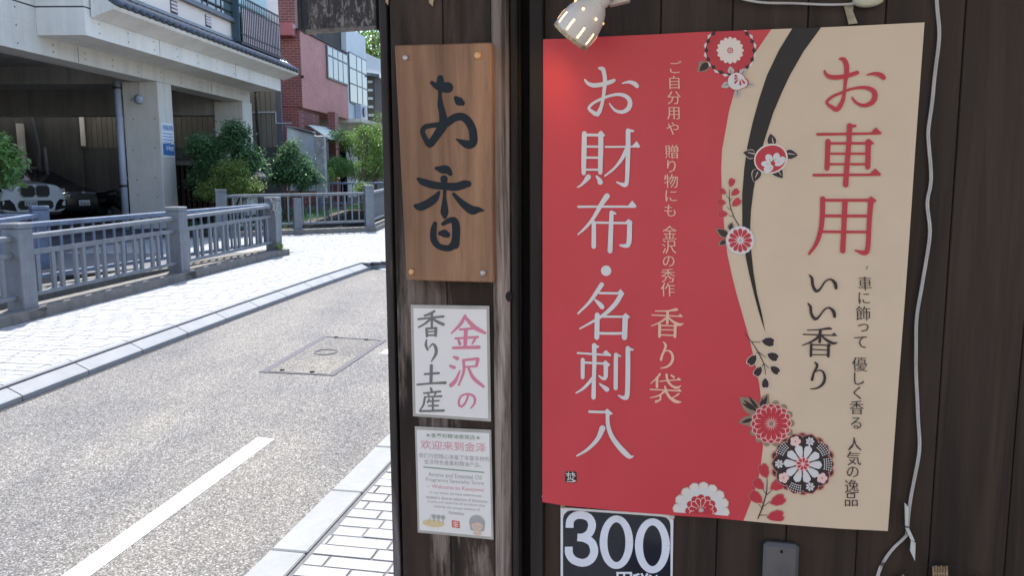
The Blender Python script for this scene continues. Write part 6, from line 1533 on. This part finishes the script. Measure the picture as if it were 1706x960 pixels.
    for sg_ in (1, -1):
        surf('side_window', [[(sg_*(w0[1]*.9), w0[0]-.35, w0[3]+.02), (sg_*(w1[1]*.90), -3.6, w1[3]+.02), (sg_*(w1[5]+.02), -3.3, w1[4]-.08), (sg_*(w1[5]+.02), w1[0]-.05, w1[4]-.08)]], gls, None, .03)
        b = BM(); c = Mx @ Vector((sg_*(w0[1]+.10), w0[0]-.35, w0[3]+.08)); lathe(b, [(0, -.05), (.07, -.04), (.09, 0), (.07, .05), (0, .06)], Matrix.Translation(c) @ Matrix.Rotation(heading, 4, 'Z') @ Matrix.Rotation(R(90), 4, 'X'), 12, False); part('mirror', b, mat, t, True)
    return t
suv = [(0.0, .84, .30, .70, .98, .70), (-.03, .87, .27, .74, 1.0, .70), (-.14, .92, .24, .78, 1.02, .70), (-.55, .94, .22, .90, 1.06, .72), (-.85, .95, .22, .94, 1.09, .74), (-1.40, .95, .22, 1.0, 1.14, .74), (-1.50, .95, .22, 1.02, 1.18, .72), (-2.35, .95, .22, 1.05, 1.62, .60), (-3.3, .95, .22, 1.05, 1.62, .58), (-4.3, .93, .25, 1.05, 1.30, .62), (-4.65, .80, .35, .95, 1.05, .60)]
sed = [(0.0, .76, .28, .58, .76, .66), (-.03, .80, .24, .60, .78, .66), (-.12, .86, .21, .64, .80, .66), (-.55, .88, .20, .76, .88, .70), (-.85, .89, .20, .80, .93, .72), (-1.25, .89, .20, .86, 1.0, .72), (-1.35, .89, .20, .88, 1.04, .70), (-2.25, .89, .20, .90, 1.60, .56), (-3.2, .89, .20, .92, 1.58, .55), (-4.1, .86, .22, .90, 1.10, .60), (-4.4, .76, .32, .80, .92, .58)]
carwhite = flat('white_car_paint', (.78, .79, .80), .22, .5); cardark = flat('black_car_paint', (.012, .012, .015), .15, .6)
Fw = at(60, 345, 20.2); car('parked_suv', 'white SUV with black twin grille parked in the dark garage', Vector((Fw.x, Fw.y, GF+.02)), R(66), carwhite, suv, 'suv', '17-14')
Fd = at(140, 345, 22.9); car('parked_car', 'black car beside the white SUV in the dark garage', Vector((Fd.x, Fd.y, GF+.02)), R(60), cardark, sed, 'sedan', '560')
sc = thing('motor_scooter', 'dark motor scooter with a shiny mirror parked behind the downpipe', 'scooter', at(197, 345, 21.5))
c = at(198, 322, 21.5); zg = GF
b = BM(); tube(b, [Vector((c.x-.5, c.y, zg+.55)), Vector((c.x-.1, c.y, zg+.62)), Vector((c.x+.1, c.y, zg+.40)), Vector((c.x+.30, c.y, zg+.42)), Vector((c.x+.42, c.y, zg+.85))], [.16, .19, .12, .10, .09], 12); part('body', b, cardark, sc, True)
b = BM(); tube(b, [Vector((c.x-.55, c.y, zg+.72)), Vector((c.x-.05, c.y, zg+.76))], .12, 10); part('seat', b, M['ct'], sc, True)
b = BM(); tube(b, [Vector((c.x+.40, c.y-.25, zg+.98)), Vector((c.x+.40, c.y, zg+.93)), Vector((c.x+.40, c.y+.25, zg+.98))], .018, 8); part('handlebar', b, M['dkmetal'], sc, True)
for sgn in (-.4, .5):
    b = BM(); lathe(b, [(0, -.05), (.22, -.05), (.24, 0), (.22, .05), (0, .05)], Matrix.Translation((c.x+sgn, c.y, zg+.24)) @ Matrix.Rotation(R(90), 4, 'X'), 18, False); part('wheel', b, M['ct'], sc, True)
for sgn in (-1, 1):
    b = BM(); m0 = Vector((c.x+.40, c.y+.2*sgn, zg+1.0)); tube(b, [m0, m0+Vector((0, 0, .16))], .008, 6); lathe(b, [(0, 0), (.06, .005), (0, .02)], Matrix.Translation(m0+Vector((0, -.01, .18))) @ Matrix.Rotation(R(90), 4, 'X'), 12, False); part('mirror', b, flat('mirror_chrome', (.7, .72, .75), .1, .8), sc, True)

# ================================================================== UNSEEN HOUSE, added behind the viewer to bounce warm light onto the shop
oh = thing('added_fill_house', 'unseen cream plaster house added behind the viewer to bounce warm light', 'building', (1, -7, 0))
b = BM(); box(b, (-9, -12, -.6), (9, -6.5, 6.2)); part('wall', b, plain('warm_bounce_plaster', (.76, .64, .50), .85, .06, 1), oh)
b = BM(); hexa(b, [Vector((-9.6, -12.5, 6.2)), Vector((9.6, -12.5, 6.2)), Vector((9.6, -6.1, 6.2)), Vector((-9.6, -6.1, 6.2)), Vector((-9.2, -9.6, 7.6)), Vector((9.2, -9.6, 7.6)), Vector((9.2, -9.0, 7.6)), Vector((-9.2, -9.0, 7.6))]); part('roof', b, M['tile'], oh)
for k in range(6):
    x = -7.6+k*2.8
    for z in (.9, 3.9):
        b = BM(); box(b, (x, -6.5, z), (x+1.2, -6.46, z+1.3)); wdw = part('window', b, M['frame'], oh)
        b = BM(); box(b, (x+.06, -6.46, z+.06), (x+1.14, -6.45, z+1.24)); part('pane', b, M['glass'], wdw)

# houses further along the street, out of the frame behind the shop
for i, (x0_, x1_, y0_, h_, mt, lb_) in enumerate(((-1.2, 5.0, 31, 6.0, M['whitewall'], 'white two-storey house beyond the wooden shop'), (5.4, 12.5, 29, 5.4, M['cream'], 'cream house with tiled roof beyond the wooden shop'), (13.0, 22.0, 24, 6.4, M['greywall'], 'grey house at the turn of the street beyond the wooden shop'))):
    hh = thing('street_house', lb_, 'building', (x0_, y0_, gz(y0_)))
    b = BM(); box(b, (x0_, y0_, 0), (x1_, y0_+7, h_)); part('wall', b, mt, hh)
    b = BM(); ym = y0_+3.5; hexa(b, [Vector((x0_-.4, y0_-.6, h_)), Vector((x1_+.4, y0_-.6, h_)), Vector((x1_+.4, y0_+7.6, h_)), Vector((x0_-.4, y0_+7.6, h_)), Vector((x0_-.4, ym-.1, h_+1.8)), Vector((x1_+.4, ym-.1, h_+1.8)), Vector((x1_+.4, ym+.1, h_+1.8)), Vector((x0_-.4, ym+.1, h_+1.8))]); part('roof', b, M['tile'], hh)
    n_ = int((x1_-x0_)/2.1)
    for k in range(n_):
        for z in (1.7, 4.0):
            xa = x0_+.6+k*2.1; b = BM(); box(b, (xa, y0_-.05, z), (xa+1.2, y0_-.002, z+1.2)); wdw = part('window', b, M['frame'], hh)
            b = BM(); box(b, (xa+.06, y0_-.06, z+.06), (xa+1.14, y0_-.051, z+1.14)); part('pane', b, M['glass'], wdw)
